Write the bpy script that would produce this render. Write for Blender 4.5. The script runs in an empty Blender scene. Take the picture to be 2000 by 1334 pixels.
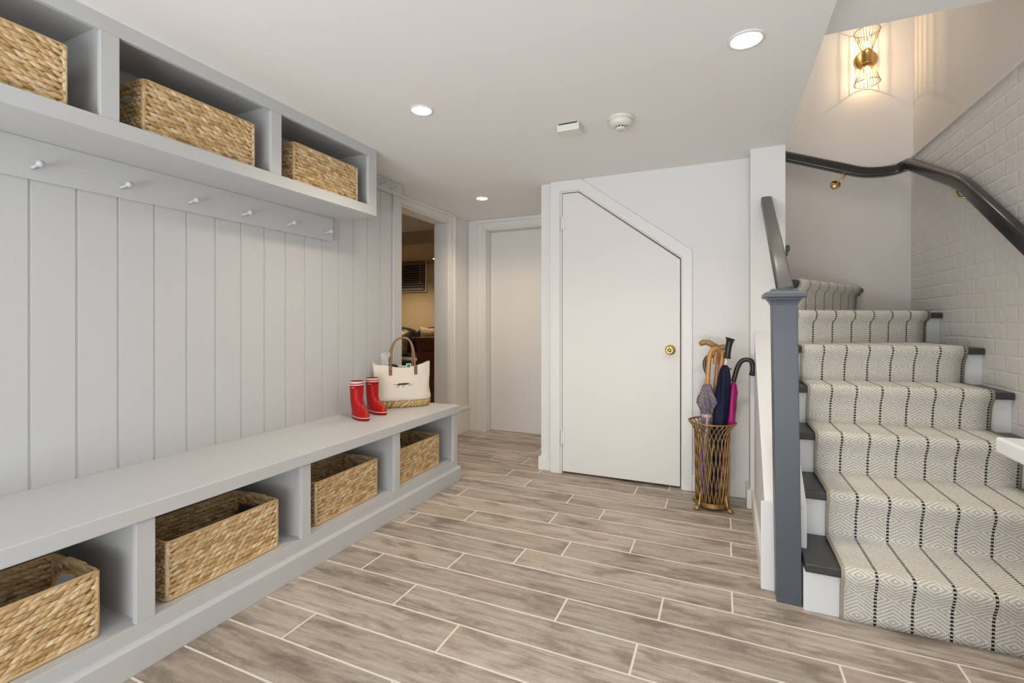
import bpy, bmesh, math, random
from mathutils import Vector, Matrix
random.seed(7)
S = bpy.context.scene
COL = S.collection
PI = math.pi

# ------------------------------------------------------------------ materials
def mat(name, col, rough=0.5, metal=0.0, spec=0.5, emit=None, estr=0.0, coat=0.0):
    m = bpy.data.materials.new(name); m.use_nodes = True
    b = m.node_tree.nodes['Principled BSDF']
    b.inputs['Base Color'].default_value = (*col, 1)
    b.inputs['Roughness'].default_value = rough
    b.inputs['Metallic'].default_value = metal
    b.inputs['Specular IOR Level'].default_value = spec
    b.inputs['Coat Weight'].default_value = coat
    if emit:
        b.inputs['Emission Color'].default_value = (*emit, 1)
        b.inputs['Emission Strength'].default_value = estr
    return m
class NT:
    def __init__(s, m):
        s.t = m.node_tree; s.b = s.t.nodes['Principled BSDF']
    def n(s, typ, **kw):
        o = s.t.nodes.new(typ)
        for k, v in kw.items():
            if k.startswith('i_'):
                key = k[2:]
                key = int(key) if key.isdigit() else key.replace('_', ' ')
                s.set(o.inputs[key], v)
            else: setattr(o, k, v)
        return o
    def set(s, sock, v):
        if isinstance(v, bpy.types.NodeSocket): s.t.links.new(v, sock)
        else: sock.default_value = v
    def math(s, op, a, b=0.0, c=0.0):
        o = s.t.nodes.new('ShaderNodeMath'); o.operation = op
        s.set(o.inputs[0], a); s.set(o.inputs[1], b); s.set(o.inputs[2], c)
        return o.outputs[0]
    def mix(s, f, a, b):
        o = s.t.nodes.new('ShaderNodeMix'); o.data_type = 'RGBA'
        s.set(o.inputs['Factor'], f); s.set(o.inputs[6], a); s.set(o.inputs[7], b)
        return o.outputs[2]
    def coord(s, kind='Object', scale=(1, 1, 1), loc=None):
        c = s.t.nodes.new('ShaderNodeTexCoord')
        mp = s.t.nodes.new('ShaderNodeMapping'); s.t.links.new(c.outputs[kind], mp.inputs['Vector'])
        mp.inputs['Scale'].default_value = scale
        if loc is not None: s.set(mp.inputs['Location'], loc)
        return mp.outputs[0]
    def noise(s, vec, scale, detail=4, rough=0.5, dist=0.0):
        o = s.n('ShaderNodeTexNoise', i_Vector=vec, i_Scale=scale, i_Detail=detail, i_Roughness=rough, i_Distortion=dist)
        return o.outputs['Fac']
    def ramp(s, f, stops):
        o = s.t.nodes.new('ShaderNodeValToRGB'); s.set(o.inputs[0], f)
        e = o.color_ramp.elements
        while len(e) < len(stops): e.new(0.5)
        for k, (p, c) in enumerate(stops):
            e[k].position = p; e[k].color = (*c, 1)
        return o.outputs[0]
    def bump(s, h, strength=0.3, dist=0.01):
        o = s.n('ShaderNodeBump', i_Strength=strength, i_Distance=dist, i_Height=h)
        s.t.links.new(o.outputs[0], s.b.inputs['Normal'])
    def base(s, c): s.set(s.b.inputs['Base Color'], c)
    def rough(s, c): s.set(s.b.inputs['Roughness'], c)
    def rnd(s): return s.t.nodes.new('ShaderNodeNewGeometry').outputs['Random Per Island']

def srgb(r, g, b):
    f = lambda c: (c/255/12.92) if c/255 <= 0.04045 else ((c/255+0.055)/1.055)**2.4
    return (f(r), f(g), f(b))

def painted(name, col, rough=0.45, bump=0.03, scale=180, spec=0.4):
    m = mat(name, col, rough, spec=spec); t = NT(m)
    v = t.coord()
    t.bump(t.noise(v, scale, 2), bump, 0.004)
    n = t.noise(v, 1.7, 3)
    t.base(t.mix(n, (*[c*0.985 for c in col], 1), (*[min(1, c*1.012) for c in col], 1)))
    return m

M = {}
M['wall'] = painted('wall_white_paint', (0.765, 0.757, 0.74), 0.6, 0.05)
M['ceil'] = painted('ceiling_paint', (0.83, 0.83, 0.82), 0.75, 0.05)
M['trim'] = painted('trim_white_gloss', (0.785, 0.777, 0.76), 0.35, 0.02)
M['door'] = painted('door_white', (0.765, 0.75, 0.725), 0.42, 0.02)
M['cab'] = painted('cabinet_pale_grey', (0.545, 0.55, 0.552), 0.40, 0.015)
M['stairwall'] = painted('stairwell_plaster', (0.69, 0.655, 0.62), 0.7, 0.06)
M['stairlow'] = painted('stair_white', (0.76, 0.76, 0.755), 0.4, 0.03)
M['tan'] = painted('tan_plaster', (0.56, 0.44, 0.30), 0.7, 0.05)
M['tread'] = mat('tread_charcoal', (0.045, 0.044, 0.045), 0.38)
t = NT(M['tread']); v = t.coord(scale=(6, 90, 90)); t.bump(t.noise(v, 3, 4), 0.12, 0.003)
M['newel'] = painted('newel_slate_blue', (0.085, 0.100, 0.119), 0.4, 0.04, 120)
M['rail'] = mat('rail_charcoal', (0.022, 0.021, 0.020), 0.3, coat=0.15)
t = NT(M['rail']); v = t.coord(); t.bump(t.noise(v, 60, 3), 0.06, 0.003)
M['railgrey'] = mat('rail_warm_grey', (0.10, 0.097, 0.093), 0.4)
t = NT(M['railgrey']); v = t.coord(); t.bump(t.noise(v, 80, 3), 0.06, 0.003)
M['brass'] = mat('polished_brass', (0.83, 0.62, 0.26), 0.16, 1.0)
M['goldwire'] = mat('aged_brass', (0.55, 0.36, 0.14), 0.3, 1.0)
M['bronze'] = mat('bronze_gilt', (0.40, 0.235, 0.10), 0.42, 0.85)
t = NT(M['bronze']); v = t.coord(); n = t.noise(v, 35, 4)
t.base(t.mix(n, (0.16, 0.075, 0.025, 1), (0.66, 0.43, 0.19, 1))); t.bump(n, 0.3, 0.004)
M['black'] = mat('black_plastic', (0.012, 0.012, 0.014), 0.35)
M['dark'] = mat('dark_recess', (0.01, 0.01, 0.01), 0.8)
M['plastic'] = mat('ivory_plastic', (0.72, 0.71, 0.64), 0.45)
M['lamp'] = mat('lamp_lens', (1, 1, 1), 0.4, emit=(1.0, 0.93, 0.82), estr=22)
M['lampwarm'] = mat('lamp_lens_warm', (1, 1, 1), 0.4, emit=(1.0, 0.8, 0.5), estr=14)
M['bulb'] = mat('bulb_glow', (1, 1, 1), 0.4, emit=(1.0, 0.78, 0.48), estr=20)
M['chrome'] = mat('white_ring', (0.74, 0.72, 0.69), 0.3)

# floor tiles: wood-look porcelain
m = mat('wood_look_tile', (0.4, 0.33, 0.27), 0.38); M['tile'] = m; t = NT(m)
r = t.rnd()
off = t.n('ShaderNodeCombineXYZ', i_X=t.math('MULTIPLY', r, 37.0), i_Y=t.math('MULTIPLY', r, 91.0), i_Z=t.math('MULTIPLY', r, 13.0)).outputs[0]
v = t.coord('Object', (1, 1, 1)); va = t.n('ShaderNodeVectorMath', operation='ADD', i_0=v, i_1=off).outputs[0]
def sc(vec, s):
    return t.n('ShaderNodeVectorMath', operation='MULTIPLY', i_0=vec, i_1=s).outputs[0]
warp = t.noise(sc(va, (1.6, 5.0, 1)), 1.6, 3, 0.5)
vw = t.n('ShaderNodeVectorMath', operation='ADD', i_0=va, i_1=t.n('ShaderNodeCombineXYZ', i_X=0.0, i_Y=t.math('MULTIPLY', warp, 0.032), i_Z=0.0).outputs[0]).outputs[0]
grain = t.noise(sc(vw, (1.5, 20, 1)), 2.2, 9, 0.66, 0.12)
fine = t.noise(sc(vw, (7, 170, 1)), 2.0, 4, 0.6)
saw = t.noise(sc(va, (60, 10, 1)), 2.0, 3, 0.6)
blot = t.noise(sc(va, (2.4, 8.0, 1)), 1.5, 7, 0.66, 0.35)
blot2 = t.noise(sc(va, (1.3, 3.0, 1)), 1.1, 4, 0.6, 0.5)
kv = sc(va, (1.7, 5.6, 1))
knot = t.n('ShaderNodeTexVoronoi', i_Vector=kv, i_Scale=1.0, i_Randomness=1.0).outputs['Distance']
ksel = t.ramp(t.noise(sc(va, (1.1, 1.9, 1)), 1.3, 2), [(0.42, (0, 0, 0)), (0.50, (1, 1, 1))])
kn = t.math('MULTIPLY', t.ramp(knot, [(0.0, (1, 1, 1)), (0.05, (0.9, 0.9, 0.9)), (0.12, (0.35, 0.35, 0.35)), (0.26, (0, 0, 0))]), ksel)
kd = t.math('ADD', knot, t.math('MULTIPLY', warp, 0.12))
ring = t.ramp(t.math('FRACT', t.math('MULTIPLY', kd, 16.0)), [(0.0, (1, 1, 1)), (0.22, (0, 0, 0)), (0.85, (0, 0, 0)), (1.0, (1, 1, 1))])
rg = t.math('MULTIPLY', ring, t.math('MULTIPLY', ksel, t.ramp(knot, [(0.08, (1, 1, 1)), (0.42, (0, 0, 0))])))
c1 = t.ramp(grain, [(0.28, (0.225, 0.178, 0.142)), (0.42, (0.385, 0.325, 0.275)), (0.55, (0.485, 0.432, 0.382)), (0.74, (0.59, 0.55, 0.505))])
c1 = t.mix(t.math('MULTIPLY', t.ramp(blot2, [(0.40, (0, 0, 0)), (0.62, (1, 1, 1))]), 0.45), c1, (0.43, 0.345, 0.27, 1))
c2 = t.mix(t.math('MULTIPLY', t.ramp(blot, [(0.49, (0, 0, 0)), (0.63, (1, 1, 1))]), 0.72), c1, (0.175, 0.135, 0.108, 1))
c3 = t.mix(t.math('MULTIPLY', t.ramp(fine, [(0.40, (0, 0, 0)), (0.62, (1, 1, 1))]), 0.24), c2, (0.19, 0.15, 0.12, 1))
c3 = t.mix(t.math('MULTIPLY', t.ramp(saw, [(0.5, (0, 0, 0)), (0.7, (1, 1, 1))]), 0.10), c3, (0.15, 0.115, 0.09, 1))
c3 = t.mix(t.math('MULTIPLY', rg, 0.38), c3, (0.16, 0.12, 0.095, 1))
c4 = t.mix(t.math('MULTIPLY', kn, 0.85), c3, (0.10, 0.075, 0.058, 1))
tone = t.ramp(t.math('FRACT', t.math('MULTIPLY', r, 17.3)), [(0, (0.93, 0.915, 0.895)), (0.5, (1.09, 1.075, 1.055)), (1, (1.21, 1.205, 1.20))])
mm = t.n('ShaderNodeMix', data_type='RGBA', blend_type='MULTIPLY', i_Factor=1.0); t.set(mm.inputs[6], c4); t.set(mm.inputs[7], tone)
t.base(mm.outputs[2]); t.bump(t.math('ADD', grain, fine), 0.10, 0.002)
t.rough(t.math('MULTIPLY_ADD', grain, 0.2, 0.36))
M['grout'] = mat('grout', (0.78, 0.735, 0.665), 0.8)

# painted brick
m = mat('painted_brick', (0.76, 0.735, 0.715), 0.55); M['brick'] = m; t = NT(m)
c = t.t.nodes.new('ShaderNodeTexCoord'); sx = t.n('ShaderNodeSeparateXYZ', i_0=c.outputs['Object'])
wob = t.noise(c.outputs['Object'], 6.5, 4)
cv = t.n('ShaderNodeCombineXYZ', i_X=t.math('MULTIPLY_ADD', wob, 0.05, sx.outputs[1]), i_Y=t.math('MULTIPLY_ADD', wob, 0.014, sx.outputs[2])).outputs[0]
br = t.n('ShaderNodeTexBrick', i_Vector=cv, i_Scale=1.0, i_Mortar_Size=0.010, i_Mortar_Smooth=1.0, i_Brick_Width=0.212, i_Row_Height=0.0815, i_Bias=0.0)
n1 = t.noise(c.outputs['Object'], 17, 6, 0.62); n2 = t.noise(c.outputs['Object'], 120, 3, 0.6)
hh = t.math('ADD', t.math('MULTIPLY', br.outputs['Fac'], -0.5), t.math('ADD', t.math('MULTIPLY', n1, 1.5), t.math('MULTIPLY', n2, 0.30)))
t.bump(hh, 0.40, 0.012)
t.base(t.mix(n1, (0.72, 0.695, 0.675, 1), (0.80, 0.78, 0.76, 1)))

# stair runner: UV in metres, u across, v along
m = mat('woven_runner', (0.6, 0.56, 0.5), 0.95, spec=0.1); M['runner'] = m; t = NT(m)
uvn = t.t.nodes.new('ShaderNodeTexCoord'); sx = t.n('ShaderNodeSeparateXYZ', i_0=uvn.outputs['UV'])
U, V = sx.outputs[0], sx.outputs[1]
jit = t.noise(uvn.outputs['UV'], 90, 2)
Uj = t.math('MULTIPLY_ADD', jit, 0.004, U); Vj = t.math('MULTIPLY_ADD', jit, 0.005, V)
W = 0.1125; L = 0.1704
pu = t.math('SUBTRACT', t.math('MODULO', Uj, W), W/2); q = t.math('ABSOLUTE', pu)
pv = t.math('ABSOLUTE', t.math('SUBTRACT', t.math('MODULO', Vj, L), L/2))
d = t.math('MULTIPLY_ADD', q, 0.69, pv)
fr = t.math('FRACT', t.math('DIVIDE', d, 0.0142))
line = t.ramp(fr, [(0.30, (0, 0, 0)), (0.44, (1, 1, 1)), (0.82, (1, 1, 1)), (0.96, (0, 0, 0))])
knot1 = t.n('ShaderNodeTexVoronoi', i_Vector=uvn.outputs['UV'], i_Scale=210.0).outputs['Distance']
brk = t.ramp(t.math('FRACT', t.math('DIVIDE', U, 0.0065)), [(0.0, (0.45, 0.45, 0.45)), (0.35, (1, 1, 1)), (0.75, (1, 1, 1)), (1, (0.45, 0.45, 0.45))])
lm = t.math('MULTIPLY', line, t.math('MULTIPLY', brk, 0.85))
lm = t.math('MULTIPLY', lm, t.math('MULTIPLY_ADD', t.noise(uvn.outputs['UV'], 60, 3), 0.9, 0.4))
cream = t.mix(t.noise(uvn.outputs['UV'], 25, 4), (0.71, 0.675, 0.605, 1), (0.84, 0.815, 0.75, 1))
cc = t.mix(lm, cream, (0.36, 0.335, 0.295, 1))
pe = t.math('SUBTRACT', W/2, q)
dm = t.math('MULTIPLY', t.math('LESS_THAN', pe, 0.0047), t.math('LESS_THAN', t.math('FRACT', t.math('DIVIDE', V, 0.0142)), 0.56))
cc = t.mix(dm, cc, (0.018, 0.019, 0.022, 1))
ed = t.math('MAXIMUM', t.math('LESS_THAN', U, 0.012), t.math('GREATER_THAN', U, 0.788))
cc = t.mix(ed, cc, (0.43, 0.385, 0.31, 1))
t.base(cc)
hgt = t.math('ADD', t.math('MULTIPLY', t.math('SUBTRACT', 1.0, lm), 0.5), t.math('MULTIPLY', knot1, 0.8))
t.bump(hgt, 0.5, 0.004)

# wicker
def strand_mat(name, stops, bsc=(1, 1, 1)):
    m = mat(name, (0.5, 0.35, 0.2), 0.55, spec=0.3); t = NT(m); r = t.rnd()
    v = t.coord(); n = t.noise(v, 70, 4, 0.6)
    c = t.ramp(r, stops)
    mm = t.n('ShaderNodeMix', data_type='RGBA', blend_type='MULTIPLY', i_Factor=1.0)
    t.set(mm.inputs[6], c); t.set(mm.inputs[7], t.ramp(n, [(0.3, (0.72, 0.68, 0.62)), (0.6, (1.05, 1.03, 1.0))]))
    t.base(mm.outputs[2]); t.bump(t.noise(v, 160, 3), 0.25, 0.003)
    return m
M['wicker'] = strand_mat('water_hyacinth', [(0.0, (0.44, 0.28, 0.12)), (0.2, (0.60, 0.41, 0.20)), (0.6, (0.70, 0.51, 0.29)), (1.0, (0.80, 0.64, 0.42))])
M['wickerback'] = mat('wicker_gap_shade', (0.20, 0.115, 0.045), 0.9)  # dark brown stands in for the shade between strands
M['rimcord'] = mat('wicker_rim', (0.60, 0.41, 0.21), 0.6)
t = NT(M['rimcord']); v = t.coord(); n = t.noise(v, 120, 3); t.bump(n, 0.5, 0.004)
M['straw'] = strand_mat('straw_base', [(0.0, (0.42, 0.26, 0.09)), (0.5, (0.62, 0.43, 0.20)), (1.0, (0.74, 0.56, 0.32))])
M['twine'] = mat('jute_twine', (0.50, 0.36, 0.20), 0.8)
M['tagwood'] = mat('tag_wood', (0.55, 0.30, 0.07), 0.5)
M['tagdark'] = mat('tag_dark_wood', (0.09, 0.05, 0.025), 0.5)
M['tagpaper'] = mat('tag_paper', (0.50, 0.50, 0.53), 0.6)
M['slate'] = mat('tag_slate', (0.02, 0.02, 0.022), 0.7)
# boots
M['red'] = mat('red_rubber', (0.40, 0.006, 0.006), 0.36, spec=0.25)
M['redin'] = mat('red_lining', (0.23, 0.01, 0.012), 0.7)
M['band'] = mat('boot_white_band', (0.72, 0.58, 0.56), 0.4)
# tote
m = mat('canvas', (0.74, 0.67, 0.57), 0.85, spec=0.2); M['canvas'] = m; t = NT(m); v = t.coord()
t.base(t.mix(t.noise(v, 9, 4), (0.68, 0.605, 0.505, 1), (0.78, 0.715, 0.62, 1)))
t.bump(t.math('ADD', t.math('MULTIPLY', t.noise(v, 420, 2), 0.25), t.noise(v, 22, 3)), 0.35, 0.008)
m = mat('brown_leather', (0.17, 0.065, 0.03), 0.45); M['leather'] = m; t = NT(m); v = t.coord()
t.base(t.mix(t.noise(v, 40, 3), (0.11, 0.04, 0.02, 1), (0.25, 0.105, 0.05, 1))); t.bump(t.noise(v, 200, 3), 0.15, 0.002)
M['leatherlight'] = mat('tan_leather_handle', (0.26, 0.13, 0.07), 0.4)
M['black_thread'] = mat('black_thread', (0.02, 0.022, 0.02), 0.8)
m = mat('clear_wrap', (0.92, 0.92, 0.92), 0.12); M['clear'] = m
b = m.node_tree.nodes['Principled BSDF']; b.inputs['Transmission Weight'].default_value = 0.75; b.inputs['IOR'].default_value = 1.3
M['paper'] = mat('white_paper', (0.75, 0.76, 0.74), 0.6)
M['green'] = mat('clover_green', (0.02, 0.22, 0.09), 0.6)
# umbrellas
def wood(name, a, b, s=30):
    m = mat(name, a, 0.33, coat=0.3); t = NT(m); v = t.coord(scale=(1, 1, 0.2))
    t.base(t.mix(t.noise(v, s, 5, 0.6), (*a, 1), (*b, 1))); return m
M['cherry'] = wood('crook_orange_wood', (0.40, 0.14, 0.035), (0.56, 0.24, 0.07))
M['maple'] = wood('crook_honey_wood', (0.42, 0.20, 0.05), (0.56, 0.30, 0.09))
M['oak'] = wood('cane_olive_wood', (0.26, 0.145, 0.045), (0.38, 0.22, 0.075))
M['dwood'] = wood('crook_dark_wood', (0.05, 0.025, 0.014), (0.10, 0.05, 0.03))
def cloth(name, a, b, sc=40, c3=None):
    m = mat(name, a, 0.6, spec=0.3); t = NT(m); v = t.coord()
    w = t.n('ShaderNodeTexWave', i_Vector=v, i_Scale=sc, i_Distortion=3.0, i_Detail=2.0, bands_direction='DIAGONAL').outputs['Fac']
    f = t.mix(w, (*a, 1), (*b, 1))
    if c3: f = t.mix(t.ramp(t.noise(v, 24, 3), [(0.5, (0, 0, 0)), (0.56, (1, 1, 1))]), f, (*c3, 1))
    t.base(f); return m
M['plaid'] = cloth('grey_lilac_check_cloth', (0.13, 0.11, 0.13), (0.27, 0.24, 0.26), 24, (0.17, 0.135, 0.19))
M['printed'] = cloth('brown_printed_cloth', (0.03, 0.022, 0.02), (0.20, 0.12, 0.06), 30, (0.10, 0.14, 0.06))
M['navy'] = cloth('navy_nylon', (0.003, 0.0045, 0.026), (0.004, 0.006, 0.033), 12)
M['magenta'] = mat('magenta_nylon', (0.42, 0.006, 0.16), 0.5)
M['pinktrim'] = mat('pale_strap', (0.55, 0.40, 0.36), 0.7)
M['yellow'] = mat('mustard_cloth', (0.50, 0.30, 0.03), 0.7)
M['violet'] = mat('violet_cloth', (0.25, 0.14, 0.5), 0.6)
# marble
m = mat('white_marble', (0.85, 0.85, 0.84), 0.18, coat=0.2); M['marble'] = m; t = NT(m); v = t.coord()
w = t.noise(v, 2.4, 6, 0.6, 0.9)
vein = t.ramp(t.math('ABSOLUTE', t.math('SUBTRACT', w, 0.5)), [(0.0, (0.68, 0.69, 0.71)), (0.006, (0.80, 0.80, 0.80)), (0.02, (0.86, 0.86, 0.85))])
t.base(vein)
# den furniture
m = mat('walnut_chest', (0.12, 0.04, 0.02), 0.4); M['walnut'] = m; t = NT(m); v = t.coord(scale=(1, 1, 7))
t.base(t.mix(t.noise(v, 6, 6, 0.65, 0.5), (0.05, 0.014, 0.008, 1), (0.36, 0.12, 0.055, 1)))
M['sofa'] = mat('dark_leather_sofa', (0.012, 0.011, 0.016), 0.45)
m = mat('floral_cushion', (0.5, 0.4, 0.3), 0.8); M['floral'] = m; t = NT(m); v = t.coord()
vo = t.n('ShaderNodeTexVoronoi', i_Vector=v, i_Scale=34.0)
t.base(t.ramp(vo.outputs['Distance'], [(0.10, (0.40, 0.07, 0.05)), (0.20, (0.55, 0.26, 0.07)), (0.30, (0.60, 0.50, 0.35)), (0.60, (0.58, 0.48, 0.34)), (0.70, (0.20, 0.22, 0.18))]))
M['blind'] = mat('blind_slat', (0.34, 0.28, 0.29), 0.4)
M['glassdark'] = mat('dark_window_glass', (0.015, 0.017, 0.03), 0.08)

# ------------------------------------------------------------------ mesh helpers
class MB:
    def __init__(s): s.v = []; s.f = []; s.m = []; s.uv = None; s.mi = 0
    def add(s, vs, fs):
        o = len(s.v); s.v += [tuple(p) for p in vs]
        for f in fs: s.f.append(tuple(i+o for i in f)); s.m.append(s.mi)
        return s
    def box(s, x0, y0, z0, x1, y1, z1):
        x0, x1 = min(x0, x1), max(x0, x1); y0, y1 = min(y0, y1), max(y0, y1); z0, z1 = min(z0, z1), max(z0, z1)
        vs = [(x0,y0,z0),(x1,y0,z0),(x1,y1,z0),(x0,y1,z0),(x0,y0,z1),(x1,y0,z1),(x1,y1,z1),(x0,y1,z1)]
        return s.add(vs, [(0,3,2,1),(4,5,6,7),(0,1,5,4),(1,2,6,5),(2,3,7,6),(3,0,4,7)])
    def prism(s, pts, a, b, axis):       # polygon pts (2D) extruded along axis from a to b
        def mk(p, h):
            return {'x': (h, p[0], p[1]), 'y': (p[0], h, p[1]), 'z': (p[0], p[1], h)}[axis]
        n = len(pts); vs = [mk(p, a) for p in pts] + [mk(p, b) for p in pts]
        fs = [tuple(range(n)), tuple(range(2*n-1, n-1, -1))] + [(i, i+n, (i+1) % n + n, (i+1) % n) for i in range(n)]
        return s.add(vs, fs)
    def rings(s, rs, close=True, cap0=True, cap1=True):
        n = len(rs[0]); vs = [p for r in rs for p in r]; fs = []
        for k in range(len(rs)-1):
            for i in range(n if close else n-1):
                j = (i+1) % n
                fs.append((k*n+i, k*n+j, (k+1)*n+j, (k+1)*n+i))
        if close and cap0: fs.append(tuple(range(n-1, -1, -1)))
        if close and cap1: fs.append(tuple((len(rs)-1)*n+i for i in range(n)))
        return s.add(vs, fs)
    def tube(s, path, r, n=8, flat=1.0, up=None, caps=True, cyc=False):
        P = [Vector(p) for p in path]; rs = []
        R = r if isinstance(r, (list, tuple)) else [r]*len(P)
        nrm = None
        for i, p in enumerate(P):
            a = P[i-1] if (i > 0 or cyc) else p; b = P[(i+1) % len(P)] if (i < len(P)-1 or cyc) else p
            t = (b-a).normalized()
            if nrm is None or up is not None:
                u = Vector(up) if up is not None else (Vector((0,0,1)) if abs(t.z) < 0.9 else Vector((1,0,0)))
                nrm = (u - t*u.dot(t)).normalized()
            else:
                nrm = (nrm - t*nrm.dot(t)).normalized()
            bi = t.cross(nrm)
            rs.append([tuple(p + nrm*(R[i]*flat*math.cos(2*PI*k/n)) + bi*(R[i]*math.sin(2*PI*k/n))) for k in range(n)])
        if cyc: rs.append(rs[0]); return s.rings(rs, True, False, False)
        return s.rings(rs, True, caps, caps)
    def sweep(s, path, prof, up=(0,0,1)):   # prof: list of (side, up)
        P = [Vector(p) for p in path]; rs = []
        for i, p in enumerate(P):
            a = P[max(0, i-1)]; b = P[min(len(P)-1, i+1)]
            t = (b-a).normalized(); u = Vector(up); nrm = (u - t*u.dot(t)).normalized(); bi = t.cross(nrm)
            k = 1.0
            if 0 < i < len(P)-1:
                d = (P[i]-P[i-1]).normalized().dot((P[i+1]-P[i]).normalized()); k = 1/max(0.6, math.sqrt((1+d)/2))
            rs.append([tuple(p + bi*(x*k) + nrm*(y*k)) for x, y in prof])
        return s.rings(rs)
    def lathe(s, prof, c=(0,0,0), axis='z', n=24, sx=1, sy=1):   # prof: (r, h)
        rs = []
        for r, h in prof:
            rg = []
            for k in range(n):
                a = 2*PI*k/n; x, y = r*math.cos(a)*sx, r*math.sin(a)*sy
                q = {'z': (x, y, h), 'y': (x, h, y), 'x': (h, x, y)}[axis]
                rg.append((c[0]+q[0], c[1]+q[1], c[2]+q[2]))
            rs.append(rg)
        return s.rings(rs)
    def sphere(s, c, r, n=12, k=8, sc=(1,1,1)):
        rs = []
        for i in range(1, k):
            a = PI*i/k
            rs.append([(c[0]+r*sc[0]*math.sin(a)*math.cos(2*PI*j/n), c[1]+r*sc[1]*math.sin(a)*math.sin(2*PI*j/n), c[2]-r*sc[2]*math.cos(a)) for j in range(n)])
        o = len(s.v); s.rings(rs, True, False, False)
        b0 = len(s.v); s.v += [(c[0], c[1], c[2]-r*sc[2]), (c[0], c[1], c[2]+r*sc[2])]
        for j in range(n):
            s.f.append((b0, o+(j+1) % n, o+j)); s.m.append(s.mi)
            q = o+(k-2)*n
            s.f.append((b0+1, q+j, q+(j+1) % n)); s.m.append(s.mi)
        return s
    def build(s, name, mats, parent=None, bevel=0, smooth=False, seg=2, world=True, loc=None, sub=0):
        me = bpy.data.meshes.new(name); me.from_pydata(s.v, [], s.f)
        for m in (mats if isinstance(mats, list) else [mats]): me.materials.append(m)
        me.polygons.foreach_set('material_index', s.m)
        if s.uv:
            l = me.uv_layers.new(name='UVMap')
            for lp in me.loops: l.data[lp.index].uv = s.uv[lp.vertex_index]
        bm = bmesh.new(); bm.from_mesh(me); bmesh.ops.recalc_face_normals(bm, faces=bm.faces); bm.to_mesh(me); bm.free()
        if smooth: me.polygons.foreach_set('use_smooth', [True]*len(me.polygons))
        me.update()
        o = bpy.data.objects.new(name, me); COL.objects.link(o)
        if parent:
            o.parent = parent
            if world:
                q = Vector((0, 0, 0)); p = parent
                while p: q += p.location; p = p.parent
                o.location = -q
        elif loc: o.location = loc
        if bevel:
            b = o.modifiers.new('Bevel', 'BEVEL'); b.width = bevel; b.segments = seg; b.limit_method = 'ANGLE'; b.angle_limit = 0.6
            b.harden_normals = False
        if sub:
            b = o.modifiers.new('Subdivision', 'SUBSURF'); b.levels = sub; b.render_levels = sub
        return o
def tag(o, label=None, cat=None, group=None, kind=None):
    if label: o['label'] = label
    if cat: o['category'] = cat
    if group: o['group'] = group
    if kind: o['kind'] = kind
    return o
def thing(name, label, cat, loc=(0, 0, 0), rz=0.0, group=None):
    o = bpy.data.objects.new(name, None); COL.objects.link(o); o.location = loc; o.rotation_euler = (0, 0, rz)
    o.empty_display_size = 0.1
    return tag(o, label, cat, group)
def struct(o, label=None, cat=None): return tag(o, label, cat, None, 'structure')
def copy_tree(o, parent=None):
    c = o.copy(); COL.objects.link(c)
    if parent: c.parent = parent
    for ch in list(o.children): copy_tree(ch, c)
    return c
def bez(p0, p1, p2, p3, n=10):
    return [tuple((Vector(p0)*(1-t)**3 + Vector(p1)*3*t*(1-t)**2 + Vector(p2)*3*t*t*(1-t) + Vector(p3)*t**3)) for t in [i/n for i in range(n+1)]]
def arc(c, r, a0, a1, n, e1, e2):
    c = Vector(c); e1 = Vector(e1); e2 = Vector(e2)
    return [tuple(c + e1*(r*math.cos(a0+(a1-a0)*i/n)) + e2*(r*math.sin(a0+(a1-a0)*i/n))) for i in range(n+1)]

# ------------------------------------------------------------------ camera
F = 927.0; TH = math.atan(410/927.0); H = 1.14
cd = bpy.data.cameras.new('camera'); cam = bpy.data.objects.new('camera', cd); COL.objects.link(cam)
cam.location = (0, 0, H); cam.rotation_euler = (PI/2, 0, TH)
cd.sensor_width = 36; cd.lens = F/2000*36; cd.shift_y = -38/2000; cd.clip_start = 0.02
S.camera = cam
def px(u, v, x=None, y=None, z=None):
    a = (u-1000)/F; b = -(v-629)/F; s, c = math.sin(TH), math.cos(TH)
    d = (-s+a*c, c+a*s, b)
    t = x/d[0] if x is not None else (y/d[1] if y is not None else (z-H)/d[2])
    return Vector((t*d[0], t*d[1], H+t*d[2]))

# ------------------------------------------------------------------ constants
ZC = 2.2; XW = -2.27; XH = -2.45; YB = 4.445; XB = 1.29; YR = -1.7
YC = 3.425

# ------------------------------------------------------------------ floor
fl = MB(); fl.mi = 1
fl.box(-7.6, YR, -0.12, 1.5, 7.2, -0.0004)
fl.mi = 0
joints = {1:-.955,2:-1.452,3:-.905,4:-1.214,5:-.583,6:-.222,7:-.902,8:-.717,9:-.416,10:-.898,11:-.651,12:-.895,13:-.318,14:-.532,15:-.329,16:-.53,17:-1.27,18:-1.485,19:-1.27}
TL = 0.94; RP = 0.1643; G = 0.0034
for k in range(-16, 23):
    y0 = 0.898+RP*k; y1 = y0+RP
    if y1 > 4.55: continue
    off = joints.get(k, random.random()*TL)
    j0 = off - TL*4
    while j0 < 1.4:
        x0, x1 = max(j0, -2.62), min(j0+TL, 1.33)
        if x1-x0 > 0.03:
            a, b2, c0, c1 = x0+G, x1-G, y0+G, y1-G; e = 0.0006
            fl.add([(a,c0,-.002),(b2,c0,-.002),(b2,c1,-.002),(a,c1,-.002),(a+e,c0+e,0),(b2-e,c0+e,0),(b2-e,c1-e,0),(a+e,c1-e,0)],
                   [(4,5,6,7),(0,1,5,4),(1,2,6,5),(2,3,7,6),(3,0,4,7)])
        j0 += TL
struct(fl.build('floor', [M['tile'], M['grout']]))

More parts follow.
